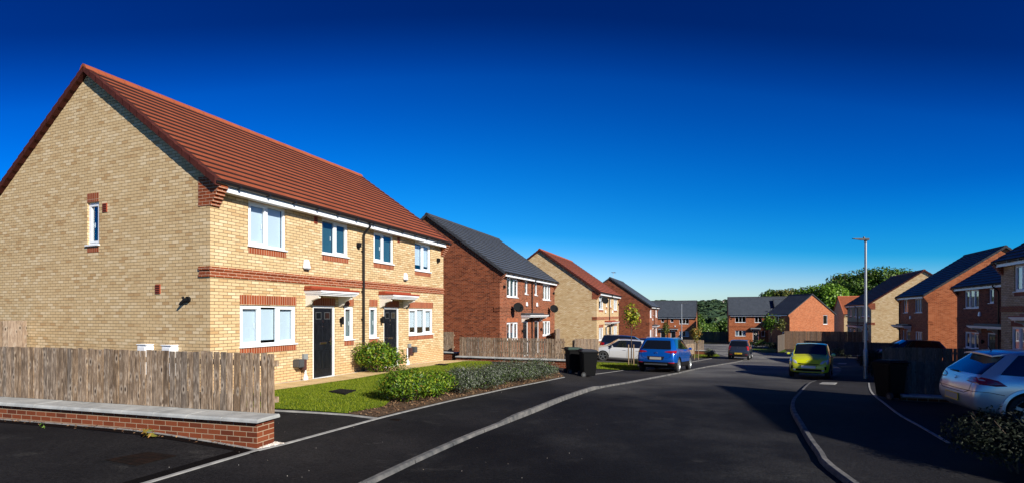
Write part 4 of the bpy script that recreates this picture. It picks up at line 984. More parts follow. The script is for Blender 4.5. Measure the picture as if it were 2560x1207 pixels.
big('dark green tree at the right end of the big tree group', 2262, 146, 664, 8, 14, 9000, 'leaf_tree', 16, .6)
big('dark green tree at the left side of the big tree group', 2112, 150, 668, 6.5, 13, 8000, 'leaf_tree', 14, .6)
big('bright green tree directly behind the sunlit orange gable', 2072, 125, 697, 5.5, 12, 9000, 'leaf_bright', 14, .48)
big('bright green tree just left of the sunlit gable peak', 2026, 128, 700, 4.0, 9, 6000, 'leaf_bright', 12, .48)
big('olive tree touched with yellow behind the long slate ridge', 1978, 135, 709, 4.2, 8, 5500, 'leaf_olive', 12, .48)
big('olive green tree behind the middle of the long slate ridge', 1948, 138, 713, 4.0, 8, 5000, 'leaf_olive', 12, .48)
big('low dark tree at the left end of the ridge line trees', 1922, 138, 719, 3.0, 7, 4000, 'leaf_tree', 11, .48)
big('green tree in the middle of the gap below the hill', 1790, 128, 792, 4.2, 9.5, 6500, 'leaf_tree', 11, .55)
big('dark tree at the left of the gap below the hill', 1758, 125, 797, 3.5, 8, 3000, 'leaf_tree', 10, .55)
big('narrow tree close behind the left far house', 1748, 118, 772, 2.2, 10, 3500, 'leaf_tree', 9, .5)
big('dark tree beside the right far house in the gap below the hill', 1822, 126, 790, 3.5, 9, 3000, 'leaf_tree', 10, .55)

# hill in the distance
hx = np.linspace(-300, 1500, 61); hy = np.linspace(420, 1500, 37)
def hz(x, y):
    t = (y-420)/900.0; s_ = sst(t)
    return -9+s_*(37.5+3.5*math.sin(x*.008+1.0)+1.5*math.sin(x*.027))*(1.0)+2.2*math.sin(x*.013+y*.011)*s_
hv = np.array([(x, y, hz(x, y)) for y in hy for x in hx]); hn = len(hx)
hf = np.array([(j*hn+i, j*hn+i+1, (j+1)*hn+i+1, (j+1)*hn+i) for j in range(len(hy)-1) for i in range(hn-1)])
tag(np_mesh('hill', hv, hf, 'hill_grass', smooth=True), kind='structure')
Pn = []; 
for i in range(2600):
    y = RNG.uniform(430, 1330); x = RNG.uniform(.28*y, .52*y)
    if y > 1020 and RNG.random() < .62: continue
    Pn.append((x, y, hz(x, y)))
Pn = np.array(Pn); V = []; NN = []
for p in Pn:
    k_ = 14; d = RNG.normal(size=(k_, 3)); d /= np.linalg.norm(d, axis=1, keepdims=True); d[:, 2] = np.abs(d[:, 2])
    r = RNG.uniform(4, 7.5); V.append(p+d*np.array([r, r, r*1.1])+np.array([0, 0, r*.3])); NN.append(d)
v, f = leaf_cards(np.concatenate(V), np.concatenate(NN), 7.5, .9)
tag(np_mesh('hillside_wood', v, f, 'forest'), 'dark blue green woodland covering the distant hillside', 'woodland', kind='stuff')
basic('far_wall_pale', (.55, .50, .44), .8); basic('far_wall_brown', (.30, .20, .15), .8); basic('far_roof', (.14, .11, .10), .8)
for i in range(26):
    y = RNG.uniform(1080, 1300); x = y*RNG.uniform(.34, .45); z = hz(x, y); w = RNG.uniform(6, 10)
    t = thing('house', 'tiny pale house on the far hilltop', 'house', (x, y, z+3), RNG.uniform(-.5, .5), 'houses on the distant hilltop')
    m = MB(); m.box(-w/2, w/2, -4, 4, -8, 3); m.build('wall', 'far_wall_pale' if i % 3 else 'far_wall_brown', t)
    m = MB(); m.poly([(-w/2, -4.4, 3), (-w/2, 4.4, 3), (-w/2, 0, 5)]); m.poly([(w/2, -4.4, 3), (w/2, 4.4, 3), (w/2, 0, 5)]); m.quad((-w/2, -4.4, 3), (w/2, -4.4, 3), (w/2, 0, 5), (-w/2, 0, 5)); m.quad((-w/2, 4.4, 3), (w/2, 4.4, 3), (w/2, 0, 5), (-w/2, 0, 5)); m.build('roof', 'far_roof', t)
#CARS#
# ------------------------------------------------------------------ cars
HB = dict(S=[
 [(.14,0,.24),(.12,.60,.24),(.05,.76,.34),(.00,.77,.56),(.05,.75,.80),(.12,.71,.97),(.40,.60,1.37),(.43,.55,1.415),(.43,0,1.435)],
 [(.32,0,.20),(.32,.74,.20),(.28,.84,.30),(.25,.85,.58),(.28,.84,.84),(.36,.79,.99),(.58,.635,1.40),(.60,.57,1.445),(.60,0,1.465)],
 [(.80,0,.20),(.80,.76,.20),(.80,.85,.28),(.80,.86,.58),(.80,.85,.84),(.84,.80,.97),(.92,.65,1.415),(.92,.58,1.455),(.92,0,1.475)],
 [(1.15,0,.20),(1.15,.76,.20),(1.15,.85,.27),(1.15,.86,.56),(1.15,.85,.83),(1.15,.80,.955),(1.22,.655,1.42),(1.22,.585,1.46),(1.22,0,1.48)],
 [(1.72,0,.20),(1.72,.76,.20),(1.72,.85,.26),(1.72,.86,.55),(1.72,.85,.82),(1.72,.80,.94),(1.74,.655,1.42),(1.74,.585,1.46),(1.74,0,1.48)],
 [(1.82,0,.20),(1.82,.76,.20),(1.82,.85,.26),(1.82,.86,.55),(1.82,.85,.82),(1.82,.80,.938),(1.82,.655,1.42),(1.82,.585,1.46),(1.82,0,1.48)],
 [(2.52,0,.20),(2.52,.76,.20),(2.52,.85,.26),(2.52,.86,.55),(2.52,.85,.81),(2.52,.80,.925),(2.32,.645,1.385),(2.30,.615,1.415),(2.30,0,1.45)],
 [(2.98,0,.20),(2.98,.76,.20),(2.98,.85,.26),(2.98,.86,.55),(2.98,.845,.80),(3.00,.79,.915),(2.97,.735,.955),(2.98,.70,.965),(3.02,0,1.00)],
 [(3.50,0,.20),(3.50,.74,.20),(3.50,.83,.28),(3.50,.84,.56),(3.50,.82,.76),(3.50,.75,.85),(3.50,.66,.885),(3.50,.52,.905),(3.52,0,.92)],
 [(4.00,0,.22),(3.97,.56,.22),(3.97,.70,.30),(3.98,.72,.50),(3.94,.70,.66),(3.88,.66,.73),(3.86,.58,.76),(3.85,.45,.78),(3.86,0,.80)]],
 capR=[0,-.05,-.07,-.06,-.05,-.05,-.04,0], capF=[0,.05,.09,.10,.07,.04,.02,0])
def smooth_cage(pr, lvl):
    S = pr['S']; ns = len(S); V = []; idx = {}
    def vid(key, co):
        if key not in idx: idx[key] = len(V); V.append(co)
        return idx[key]
    def P(i, j, s):
        x, y, z = S[i][j]
        if j in (0, 8): return vid((i, j, 0), (x, 0, z))
        return vid((i, j, s), (x, y*s, z))
    F = []; MI = []; cre = {}
    glass = pr.get('glass', {2: 1, 3: 1, 4: 1, 5: 1, 6: 1})
    for i in range(ns-1):
        for j in range(8):
            for s in (1, -1):
                q = [P(i, j, s), P(i+1, j, s), P(i+1, j+1, s), P(i, j+1, s)]
                mi = 0
                if j == 5 and i in glass: mi = 1
                if i == 6 and j >= 7: mi = 2
                F.append(q if s < 0 else q[::-1]); MI.append(mi)
    def cap(i, cx, front):
        def C(j, t, s):   # t 0=side,1=inner column,2=centre
            if t == 0: return P(i, j, s)
            x, y, z = S[i][j]; x0, _, z0 = S[i][0] if j == 1 else S[i][8] if j == 7 else (x, 0, z)
            if t == 2:
                if j == 1: return P(i, 0, 1)
                if j == 7: return P(i, 8, 1)
                return vid((i, j, 'c', 0), (x+cx[j], 0, z))
            return vid((i, j, 'm', s), (x+cx[j]*.55 if j not in (1, 7) else (x+x0)/2, y*.90*s, z if j not in (1, 7) else z*.75+z0*.25))
        for j in range(1, 7):
            for s in (1, -1):
                for a in (0, 1):
                    q = [C(j, a, s), C(j, a+1, s), C(j+1, a+1, s), C(j+1, a, s)]
                    mi = 3 if (not front and j == 5) else 0
                    if not front and j == 5 and a == 0: mi = 0 if pr.get('narrow') else 3
                    if len(set(q)) < 4: q = list(dict.fromkeys(q))
                    F.append(q if (s > 0) == front else q[::-1]); MI.append(mi)
        # fill between last inner column and row 7/8 edges is closed by the shared centre points
        for s in (1, -1):
            pass
    cap(0, pr['capR'], False); cap(ns-1, pr['capF'], True)
    me = bpy.data.meshes.new('cage'); me.from_pydata(V, [], F); me.polygons.foreach_set('material_index', MI)
    bm = bmesh.new(); bm.from_mesh(me)
    bmesh.ops.remove_doubles(bm, verts=bm.verts, dist=1e-5)
    # close slivers left at cap tops/bottoms
    be = [e for e in bm.edges if e.is_boundary]
    if be: bmesh.ops.holes_fill(bm, edges=be, sides=8)
    cl = bm.edges.layers.float.get('crease_edge') or bm.edges.layers.float.new('crease_edge')
    cv = bm.verts.layers.float.get('crease_vert') or bm.verts.layers.float.new('crease_vert')
    for e in bm.edges:
        ms = {f.material_index for f in e.link_faces}
        if len(ms) > 1:
            e[cl] = .95
            for v_ in e.verts: v_[cv] = .55
    bmesh.ops.recalc_face_normals(bm, faces=bm.faces); bm.to_mesh(me); bm.free()
    ob = bpy.data.objects.new('cage', me); COL.objects.link(ob)
    md = ob.modifiers.new('s', 'SUBSURF'); md.levels = lvl; md.render_levels = lvl
    dg = bpy.context.evaluated_depsgraph_get(); dg.update(); m2 = bpy.data.meshes.new_from_object(ob.evaluated_get(dg)); bpy.data.objects.remove(ob)
    return m2
def car(label, cx, cy, hv, L, W, H, paintm, lvl=2, wr=.31, ax=(.70, 3.28), cladding=.0, glass=None, group=None, shape=None, lamps='hatch', tails=None, spokes=5, roofrack=False, plate=(None, None), dz=0.0, stretch_glass=None, rimmat='galv', cat='car', details=True, rearwin=True, narrow=False):
    base = shape or HB; sx, sy, sz = L/4.1, W/1.72, H/1.475
    hv = Vector(hv).normalized(); rz = math.atan2(hv.y, hv.x)
    zf = zg(cx+hv.x*1.3, cy+hv.y*1.3); zr = zg(cx-hv.x*1.3, cy-hv.y*1.3)
    T = thing('parked_car', label, cat, (cx, cy, (zf+zr)/2+dz), 0, group); T.rotation_euler = (0, -math.atan2(zf-zr, 2.6), rz)
    S = lambda x, y, z: (x*sx-L/2, y*sy, z*sz)
    pr = dict(S=[[S(*p) for p in r] for r in base['S']], capR=[c*sx for c in base['capR']], capF=[c*sx for c in base['capF']])
    if glass: pr['glass'] = glass
    pr['narrow'] = narrow
    me = smooth_cage(pr, lvl)
    bm0 = bmesh.new(); bm0.from_mesh(me); bvh = BVHTree.FromBMesh(bm0); bm0.free()
    # wheel arches
    ob = bpy.data.objects.new('b', me); COL.objects.link(ob)
    for m_ in (paintm, 'car_glass', 'car_glass', 'car_glass', 'black_matt'): me.materials.append(MATS[m_])
    cuts = []
    for a in ax:
        for s in (1, -1):
            bm = bmesh.new(); bmesh.ops.create_cone(bm, cap_ends=True, segments=28, radius1=wr+.05, radius2=wr+.05, depth=.6, matrix=Matrix.Translation((a*sx-L/2, s*(W/2+.06), wr))@Matrix.Rotation(math.pi/2, 4, 'X'))
            for f in bm.faces: f.material_index = 4
            cm = bpy.data.meshes.new('c'); bm.to_mesh(cm); bm.free()
            for m_ in (paintm, 'car_glass', 'car_glass', 'car_glass', 'black_matt'): cm.materials.append(MATS[m_])
            co = bpy.data.objects.new('c', cm); COL.objects.link(co); cuts.append(co)
            md = ob.modifiers.new('b', 'BOOLEAN'); md.operation = 'DIFFERENCE'; md.object = co; md.solver = 'EXACT'
    dg = bpy.context.evaluated_depsgraph_get(); dg.update(); m2 = bpy.data.meshes.new_from_object(ob.evaluated_get(dg))
    bpy.data.objects.remove(ob)
    for c in cuts: bpy.data.objects.remove(c)
    if len(m2.polygons) < 50: m2 = me
    names = {0: 'body', 1: 'side_window', 2: 'windscreen', 3: 'rear_window'}
    for mi, nm in names.items():
        bm = bmesh.new(); bm.from_mesh(m2)
        keep = (lambda f: f.material_index in (0, 4)) if mi == 0 else (lambda f: f.material_index == mi)
        sides = (1, -1) if mi == 1 else (0,)
        for s in sides:
            b2 = bm.copy()
            dl = [f for f in b2.faces if not keep(f) or (s and f.calc_center_median().y*s < 0)]
            bmesh.ops.delete(b2, geom=dl, context='FACES')
            if mi == 0:
                for f in b2.faces:
                    c = f.calc_center_median()
                    if f.material_index == 4 or c.z < max(cladding, .23*sz): f.material_index = 1
                    else: f.material_index = 0
            else:
                for f in b2.faces: f.material_index = 0
            for f in b2.faces: f.smooth = True
            mm = bpy.data.meshes.new(nm); b2.to_mesh(mm); b2.free()
            for m_ in ((paintm, 'black_matt') if mi == 0 else ('car_glass',)): mm.materials.append(MATS[m_])
            if len(mm.polygons):
                try: mm.set_sharp_from_angle(angle=math.radians(50))
                except Exception: pass
                link(nm, mm, T)
        bm.free()
    def near(p, off=.006):
        co, no, _, _ = bvh.find_nearest(Vector(p)); 
        return co+no*off if (Vector(p)-co).dot(no) > -.5 else co+no*off
    def patch_(name, outline, mat, off=.007, rings=4, sub=3, parent=None, mirror=True):
        res = []
        for s in ((1, -1) if mirror else (1,)):
            O = [Vector(S(x, y*s, z)) for x, y, z in outline]; n = len(O); oo = []
            for i in range(n):
                a, b = O[i], O[(i+1) % n]
                for k_ in range(sub): oo.append(a.lerp(b, k_/sub))
            c = sum(oo, Vector())/len(oo); m = MB(); R_ = []
            for r in range(1, rings+1): R_.append([near(c+(o_-c)*(r/rings), off if r < rings else off*.2) for o_ in oo])
            cc = near(c, off)
            nn = len(oo)
            for i in range(nn):
                m.poly([cc, R_[0][i], R_[0][(i+1) % nn]])
                for r in range(rings-1): m.quad(R_[r][i], R_[r+1][i], R_[r+1][(i+1) % nn], R_[r][(i+1) % nn])
            res.append(m.build(name, mat, parent or T, smooth=True, uv=False))
        return res
    def seam(name, pts, w=.010, mat='black_matt', mirror=True, off=.003):
        for s in ((1, -1) if mirror else (1,)):
            P_ = [Vector(S(x, y*s, z)) for x, y, z in pts]; Q = []
            for a, b in zip(P_, P_[1:]):
                for k_ in range(6): Q.append(a.lerp(b, k_/6))
            Q.append(P_[-1]); Q = [bvh.find_nearest(q) for q in Q]; m = MB()
            for a, b in zip(Q, Q[1:]):
                d = (b[0]-a[0])
                if d.length < 1e-5: continue
                n_ = a[1]; t = d.normalized().cross(n_).normalized()*w/2
                m.quad(a[0]-t+a[1]*off, b[0]-t+b[1]*off, b[0]+t+b[1]*off, a[0]+t+a[1]*off)
            m.build(name, mat, T, uv=False)
    # wheels
    for a in ax:
        for s in (1, -1):
            cx_, cz_ = a*sx-L/2, wr; yo = s*(W/2-.025); m = MB(); N_ = 28; prof = [(-.20, wr-.07), (-.19, wr-.02), (-.16, wr), (-.05, wr), (-.012, wr-.02), (0, wr-.07), (-.012, wr-.105)]
            ring = [[(cx_+r*math.cos(6.2832*j/N_), yo+s*o_, cz_+r*math.sin(6.2832*j/N_)) for j in range(N_)] for o_, r in prof]
            for i in range(len(prof)-1):
                for j in range(N_): m.quad(ring[i][j], ring[i][(j+1) % N_], ring[i+1][(j+1) % N_], ring[i+1][j])
            m.poly(ring[0])
            w = m.build('wheel', 'rubber', T, smooth=True, uv=False)
            m = MB(); ri = wr-.105
            q = [[(cx_+r*math.cos(6.2832*j/N_), yo+s*o_, cz_+r*math.sin(6.2832*j/N_)) for j in range(N_)] for o_, r in ((-.012, ri+.003), (-.006, ri), (-.03, ri-.02))]
            for i in range(2):
                for j in range(N_): m.quad(q[i][j], q[i][(j+1) % N_], q[i+1][(j+1) % N_], q[i+1][j])
            for k_ in range(spokes):
                t = 6.2832*k_/spokes+.3; c_, s_ = math.cos(t), math.sin(t); w0, w1 = .035, .022
                def pt(r, wd, o_): return (cx_+r*c_-wd*s_, yo+s*o_, cz_+r*s_+wd*c_)
                m.hexa([pt(.03, -w0, -.05), pt(.03, w0, -.05), pt(ri-.01, w1*1.3, -.05), pt(ri-.01, -w1*1.3, -.05), pt(.03, -w0, -.012), pt(.03, w0, -.012), pt(ri-.01, w1*1.3, -.012), pt(ri-.01, -w1*1.3, -.012)])
            m.tube([(cx_, yo+s*-.06, cz_), (cx_, yo+s*-.006, cz_)], .045, 12)
            m.build('rim', rimmat, w, uv=False)
            m = MB(); m.tube([(cx_, yo+s*-.15, cz_), (cx_, yo+s*-.10, cz_)], ri, 20); m.build('brake_disc', 'black_matt', w, uv=False)
    # lamps and trim
    tl = tails or [(.02, .52, .86), (.05, .60, .95), (.14, .76, .985), (.36, .83, .95), (.32, .86, .84), (.08, .80, .77), (.0, .62, .78)]
    for t in patch_('tail_light', tl, 'tail_red'): pass
    hl = [(3.97, .44, .60), (3.90, .50, .70), (3.74, .68, .775), (3.44, .81, .80), (3.55, .83, .70), (3.86, .74, .60)]
    for h in patch_('headlight', hl, 'lamp_glass'):
        pass
    patch_('grille', [(4.1, .50, .50), (4.1, .46, .36), (4.1, -.46, .36), (4.1, -.50, .50), (4.1, -.3, .53), (4.1, .3, .53)], 'black_matt', mirror=False, sub=5)
    patch_('upper_grille', [(4.1, .46, .655), (4.1, .44, .61), (4.1, -.44, .61), (4.1, -.46, .655), (4.1, 0, .665)], 'black_plastic', mirror=False, sub=5)
    for (s_, a) in ((1, plate[0]), (-1, plate[1])):
        if not a: continue
        x_ = 4.1 if s_ > 0 else -.08; zc = (.44 if s_ > 0 else .62); zc = a[1] if isinstance(a, tuple) and a[1] else zc; mat = a[0]
        p = near(S(x_, 0, zc), .012); q = MB(); q.box(p.x-.01, p.x+.01, -.26, .26, p.z-.055, p.z+.055); pl = q.build('number_plate', mat, T, uv=False)
        if len(a) > 2 and a[2]:
            Mx = lambda s, o_, z: (p.x-s_*-.0+s_*(.0105+o_), -s*-s_, p.z+z)
            text_mesh(a[2], .10, lambda s, o_, z: (p.x+s_*(.011+o_), s*s_, p.z+z), 'black_matt', pl, 0, -.036, 0, name='plate_text', depth=.001)
    # mirrors
    for s in (1, -1):
        q = MB(); x_, y_, z_ = S(2.74, .915*s, .985)
        q.hexa([(x_-.06, y_-.09, z_-.06), (x_+.07, y_-.08, z_-.05), (x_+.05, y_+.09, z_-.05), (x_-.07, y_+.09, z_-.06), (x_-.06, y_-.08, z_+.06), (x_+.06, y_-.07, z_+.05), (x_+.03, y_+.08, z_+.055), (x_-.06, y_+.08, z_+.06)])
        q.build('mirror', paintm if paintm != 'paint_black' else 'black_plastic', T, bevel=.03, smooth=True, uv=False)
    if details:
        seam('door_seam', [(1.78, .87, .27), (1.78, .87, .9)]); seam('door_seam', [(2.90, .87, .30), (2.86, .87, .85)]); seam('door_seam', [(1.30, .87, .28), (1.05, .87, .60), (1.0, .85, .92)])
        seam('door_seam', [(1.30, .87, .28), (2.90, .87, .28)], w=.014)
        for xx in (1.15, 1.95): 
            for s in (1, -1):
                p = near(S(xx, .9*s, .80), .02); q = MB(); q.box(p.x-.09, p.x+.09, p.y-.012, p.y+.012, p.z-.014, p.z+.014); q.build('door_handle', paintm, T, bevel=.006, uv=False)
        seam('tailgate_seam', [(.10, .62, .90), (-.02, .60, .66), (-.03, .45, .60), (-.03, 0, .60)], w=.012)
        q = MB(); p = near(S(.55, 0, 1.6), 0); q.tube([(p.x, 0, p.z-.02), (p.x-.08, 0, p.z+.12)], [.012, .005], 6); q.build('aerial', 'black_plastic', T)
    return T, S, near, patch_, seam
def edit(base, f):
    return dict(S=[[f(i, j, p) for j, p in enumerate(r)] for i, r in enumerate(base['S'])], capR=base['capR'], capF=base['capF'])
# blue sport utility, seen from behind
TZ = edit(HB, lambda i, j, p: (p[0]+(.12 if j >= 6 and i == 0 else 0), p[1]*(.96 if j >= 6 and i < 7 else 1), p[2]+(.05 if i >= 7 and j >= 4 else 0)+(.03 if j in (4, 5) and 0 < i < 7 else 0)-(.02 if j == 6 and i == 0 else 0)+(.01 if j >= 7 and i == 0 else 0)))
T, S, near, patch_, seam = car('bright blue sport utility car seen from behind, parked half on the left kerb', 7.70, 25.5, (.494, .869), 4.48, 1.86, 1.64, 'paint_blue', 3, .355, (.72, 3.19), .50, shape=TZ,
    tails=[(-.02, .36, .885), (.0, .44, .925), (.10, .70, .93), (.30, .86, .955), (.36, .85, .90), (.20, .84, .83), (.02, .66, .83)], plate=(('plate_white', None), ('plate_grey', .61)), rimmat='galv', narrow=True, glass={1: 1, 2: 1, 3: 1, 4: 1, 5: 1, 6: 1})
patch_('rear_reflector', [(.0, .52, .445), (.02, .74, .46), (.10, .80, .44), (.06, .72, .41), (.0, .56, .41)], 'tail_red')
patch_('plate_recess', [(-.08, .38, .70), (-.08, .32, .54), (-.08, -.32, .54), (-.08, -.38, .70)], 'black_plastic', mirror=False, off=.005)
q = MB(); p = near(S(-.05, 0, .845), .008); q.tube([(p.x, .075*math.cos(t), p.z+.042*math.sin(t)) for t in np.linspace(0, 6.283, 17)], .006, 5)
q.box(p.x-.004, p.x+.004, -.034, -.022, p.z-.03, p.z+.03); q.box(p.x-.004, p.x+.004, .022, .034, p.z-.03, p.z+.03); q.box(p.x-.004, p.x+.004, -.03, .03, p.z-.005, p.z+.005); q.build('emblem', 'chrome', T)
for s in (1, -1):
    q = MB(); pts = [near(S(x, .60*s, 1.5), .035) for x in np.linspace(.75, 2.15, 9)]; pts = [near(S(.68, .60*s, 1.45), .0)]+pts+[near(S(2.22, .60*s, 1.43), .0)]; q.tube(pts, .016, 6); q.build('roof_rail', 'galv', T, smooth=True)
q = MB(); p = near(S(-.05, 0, .36), .02); q.box(p.x-.01, p.x+.05, -.52, .52, p.z-.05, p.z+.02); q.build('skid_plate', 'dark_grey', T, bevel=.01)
# lime yellow small hatchback, seen from the front
T, S, near, patch_, seam = car('lime yellow small hatchback facing the camera, half in shadow on the right', 13.45, 23.0, (-.56, -.83), 3.60, 1.60, 1.49, 'paint_yellow', 3, .30, (.66, 3.27), .25, plate=(('plate_white', .485), ('plate_yellow', None)))
for o in list(T.children):
    if o.name.startswith('grille') or o.name.startswith('upper_grille'): bpy.data.objects.remove(o)
patch_('lower_grille', [(4.1, .50, .40), (4.1, .58, .29), (4.1, -.58, .29), (4.1, -.50, .40)], 'black_matt', mirror=False, sub=5)
patch_('grille', [(4.1, .44, .635), (4.1, .38, .595), (4.1, .10, .605), (4.1, -.10, .605), (4.1, -.38, .595), (4.1, -.44, .665), (4.1, -.1, .655), (4.1, .1, .655)], 'black_matt', mirror=False, sub=4, off=.014)
patch_('air_intake', [(4.05, .62, .52), (3.98, .73, .53), (3.97, .73, .36), (4.03, .64, .38)], 'black_matt')
patch_('fog_lamp', [(4.07, .52, .385), (4.04, .62, .385), (4.04, .62, .30), (4.07, .52, .30)], 'lamp_glass', off=.014)
q = MB(); pts = [near(S(4.1, y_, .545), .008) for y_ in np.linspace(-.34, .34, 9)]; q.tube(pts, .014, 5); q.build('bumper_slot', 'black_matt', T)
q = MB(); pts = [near(S(4.1, y_, .265), .01) for y_ in np.linspace(-.5, .5, 9)]; q.tube(pts, .008, 5); q.build('chrome_strip', 'galv', T)
q = MB(); p = near(S(3.95, 0, .72), .008); q.tube([(p.x, .06*math.cos(t), p.z+.028*math.sin(t)) for t in np.linspace(0, 6.283, 17)], .005, 5); q.build('emblem', 'chrome', T)
# grey small hatchback
T, S, near, patch_, seam = car('dark grey small hatchback with a yellow rear plate, parked further down the road', 18.3, 41.0, (.485, .875), 3.57, 1.60, 1.54, 'paint_grey', 2, .285, (.60, 3.33), .25,
    tails=[(.02, .56, .98), (.08, .66, 1.03), (.24, .82, 1.02), (.26, .86, .84), (.08, .82, .70), (.0, .64, .72), (.02, .66, .86)], plate=(None, ('plate_yellow', .46, 'MJ57 CCN')), glass={1: 1, 2: 1, 3: 1, 4: 1, 5: 1, 6: 1}, rimmat='galv')
q = MB(); p = near(S(-.05, 0, .88), .008); q.tube([(p.x, .075*math.cos(t), p.z+.055*math.sin(t)) for t in np.linspace(0, 6.283, 13)], .010, 5); q.build('emblem', 'chrome', T)
patch_('rear_reflector', [(.0, .48, .40), (.02, .70, .41), (.02, .70, .36), (.0, .48, .36)], 'tail_red')
# white hatchback, side on
T, S, near, patch_, seam = car('white hatchback parked side on with its nose to the left, behind the sapling', 6.95, 32.7, (-.99, .12), 4.05, 1.68, 1.45, 'paint_white', 3, .315, (.72, 3.26), .22, rimmat='dark_grey', glass={2: 1, 3: 1, 4: 1, 5: 1, 6: 1})
# navy estate behind it
SU = edit(HB, lambda i, j, p: (p[0]-(.12 if j >= 6 and i in (0, 1) else 0), p[1], p[2]+(.04 if i >= 7 and j >= 4 else 0)))
car('dark navy sport utility car behind the white hatchback, nose to the right', 8.5, 36.9, (.975, -.22), 4.45, 1.84, 1.66, 'paint_navy', 2, .35, (.74, 3.22), .32, shape=SU, glass={1: 1, 2: 1, 3: 1, 4: 1, 5: 1, 6: 1})
car('black car showing only its roof between the navy car and the blue car', 12.3, 43.2, (.932, -.362), 4.3, 1.78, 1.48, 'paint_black', 2, details=False)
# silver hatchback on the right
LE = edit(HB, lambda i, j, p: (p[0]+(.12 if j >= 6 and i < 2 else 0), p[1], p[2]+(.015 if j in (4, 5) else 0)))
T, S, near, patch_, seam = car('silver hatchback seen from its rear corner, cut off by the right edge of the frame', 11.25, 9.95, (.94, -.342), 4.32, 1.78, 1.455, 'paint_silver', 3, .325, (.78, 3.24), .22, shape=LE,
    tails=[(.0, .40, .90), (.04, .50, .935), (.14, .70, .935), (.34, .83, .90), (.46, .862, .80), (.30, .86, .785), (.06, .78, .81), (.0, .56, .83), (-.02, .42, .85)], plate=(('plate_white', None), ('plate_grey', .47)), glass={1: 1, 2: 1, 3: 1, 4: 1, 5: 1, 6: 1}, rimmat='galv')
pl = [o for o in T.children if o.name.startswith('number_plate')][-1]
q = MB(); p = near(S(-.08, 0, .47), .012); q.box(p.x-.008, p.x+.005, -.285, .285, p.z-.075, p.z+.075); q.build('plate_surround', 'plate_yellow', T)
q = MB(); rows_ = []
for k_ in range(9):
    t = -1+2*k_/8; a = near(S(.60, .54*t, 1.46), .004); rows_.append((a, Vector((a.x-.34+.07*abs(t), a.y*1.0, a.z-.035-.02*abs(t)))))
for (a, b), (c, d) in zip(rows_, rows_[1:]): q.hexa([(b.x, b.y, b.z-.03), (d.x, d.y, d.z-.03), (c.x, c.y, c.z-.03), (a.x, a.y, a.z-.03), tuple(b), tuple(d), tuple(c), tuple(a)])
q.build('spoiler', 'paint_silver', T, smooth=True)
for s in (-1,):
    c_ = S(.86, .86*s, .80); q = MB(); pts = [near((c_[0]+.085*math.cos(t), c_[1], c_[2]+.075*math.sin(t)), .002) for t in np.linspace(0, 6.283, 25)]; q.tube(pts, .0035, 4); q.build('fuel_flap', 'black_matt', T)
q = MB(); pts = [near(S(.06, y_, .985), .02) for y_ in (0, .12, .24, .36)]; q.tube(pts, [.02, .014, .012, .008], 6); q.build('rear_wiper', 'black_matt', T)
seam('bumper_seam', [(.42, .86, .62), (.20, .85, .66), (.0, .7, .655), (-.05, 0, .655)], w=.010)
q = MB(); p = near(S(-.05, 0, .88), .008); q.tube([(p.x, .04, p.z+.04), (p.x, -.02, p.z+.04), (p.x, -.04, p.z+.02), (p.x, .04, p.z-.02), (p.x, .02, p.z-.04), (p.x, -.04, p.z-.04)], .007, 5); q.build('emblem', 'chrome', T)
for s in (1, -1):
    q = MB(); N_ = 22; w_ = []
    for k_ in range(N_+1):
        t = math.radians(-8+196*k_/N_); ax_ = .78*4.32/4.1-2.16
        w_.append([( ax_+r*math.cos(t), s*(1.78/2+o_), .325+r*math.sin(t)) for r, o_ in ((.375, -.05), (.378, .012), (.43, .002), (.445, -.045))])
    for a, b in zip(w_, w_[1:]):
        for j in range(3): q.quad(a[j], a[j+1], b[j+1], b[j])
    q.build('wheel_arch_lip', 'paint_silver', T, smooth=True)
car('black hatchback parked in front of the large orange gable, behind shaded fences', 28.85, 37.35, (-.932, .362), 4.25, 1.78, 1.47, 'paint_black', 2, .31, group=None)
car('bright green small car mostly hidden by fences, below the orange gable', 39.6, 64.6, (-.932, .362), 4.0, 1.70, 1.50, 'paint_green', 2, details=False)

# ------------------------------------------------------------------ wheelie bins
def bin_(label, x, y, rz, body, lid, group=None, h=1.02, dz=0):
    B = thing('wheelie_bin', label, 'wheelie bin', (x, y, zg(x, y)+.01+dz), rz, group); B.scale = (.92, .92, 1.0)
    m = MB(); w0, w1, d0_, d1 = .23, .285, .25, .35
    m.hexa([(-w0, -d0_, .05), (w0, -d0_, .05), (w0, d0_, .05), (-w0, d0_, .05), (-w1, -d1, .93), (w1, -d1, .93), (w1, d1-.05, .93), (-w1, d1-.05, .93)])
    m.build('body', body, B, bevel=.025, smooth=True)
    m = MB(); m.box(-w1-.02, w1+.02, -d1-.02, d1-.03, .90, .955); m.build('rim', body, B, bevel=.012)
    m = MB(); m.hexa([(-w1-.015, -d1-.03, .958), (w1+.015, -d1-.03, .958), (w1+.015, d1+.02, .962), (-w1-.015, d1+.02, .962), (-w1*.86, -d1*.80, 1.03), (w1*.86, -d1*.80, 1.03), (w1*.88, d1*.92, 1.055), (-w1*.88, d1*.92, 1.055)])
    l_ = m.build('lid', lid, B, bevel=.02, smooth=True)
    m = MB(); m.tube([(-w1*.8, d1+.02, .98), (-w1*.8, d1+.10, 1.0), (w1*.8, d1+.10, 1.0), (w1*.8, d1+.02, .98)], .016, 6); m.build('handle', body, B)
    for s in (-1, 1):
        m = MB(); m.tube([(s*(w0-.02), d0_+.02, .10), (s*(w0+.05), d0_+.02, .10)], .10, 18); wh = m.build('wheel', 'rubber', B, smooth=True)
        m = MB(); m.tube([(s*(w0+.051), d0_+.02, .10), (s*(w0+.056), d0_+.02, .10)], .055, 12); m.build('hub', 'dark_grey', wh)
    return B
GB = 'wheelie bins beside the hedge'
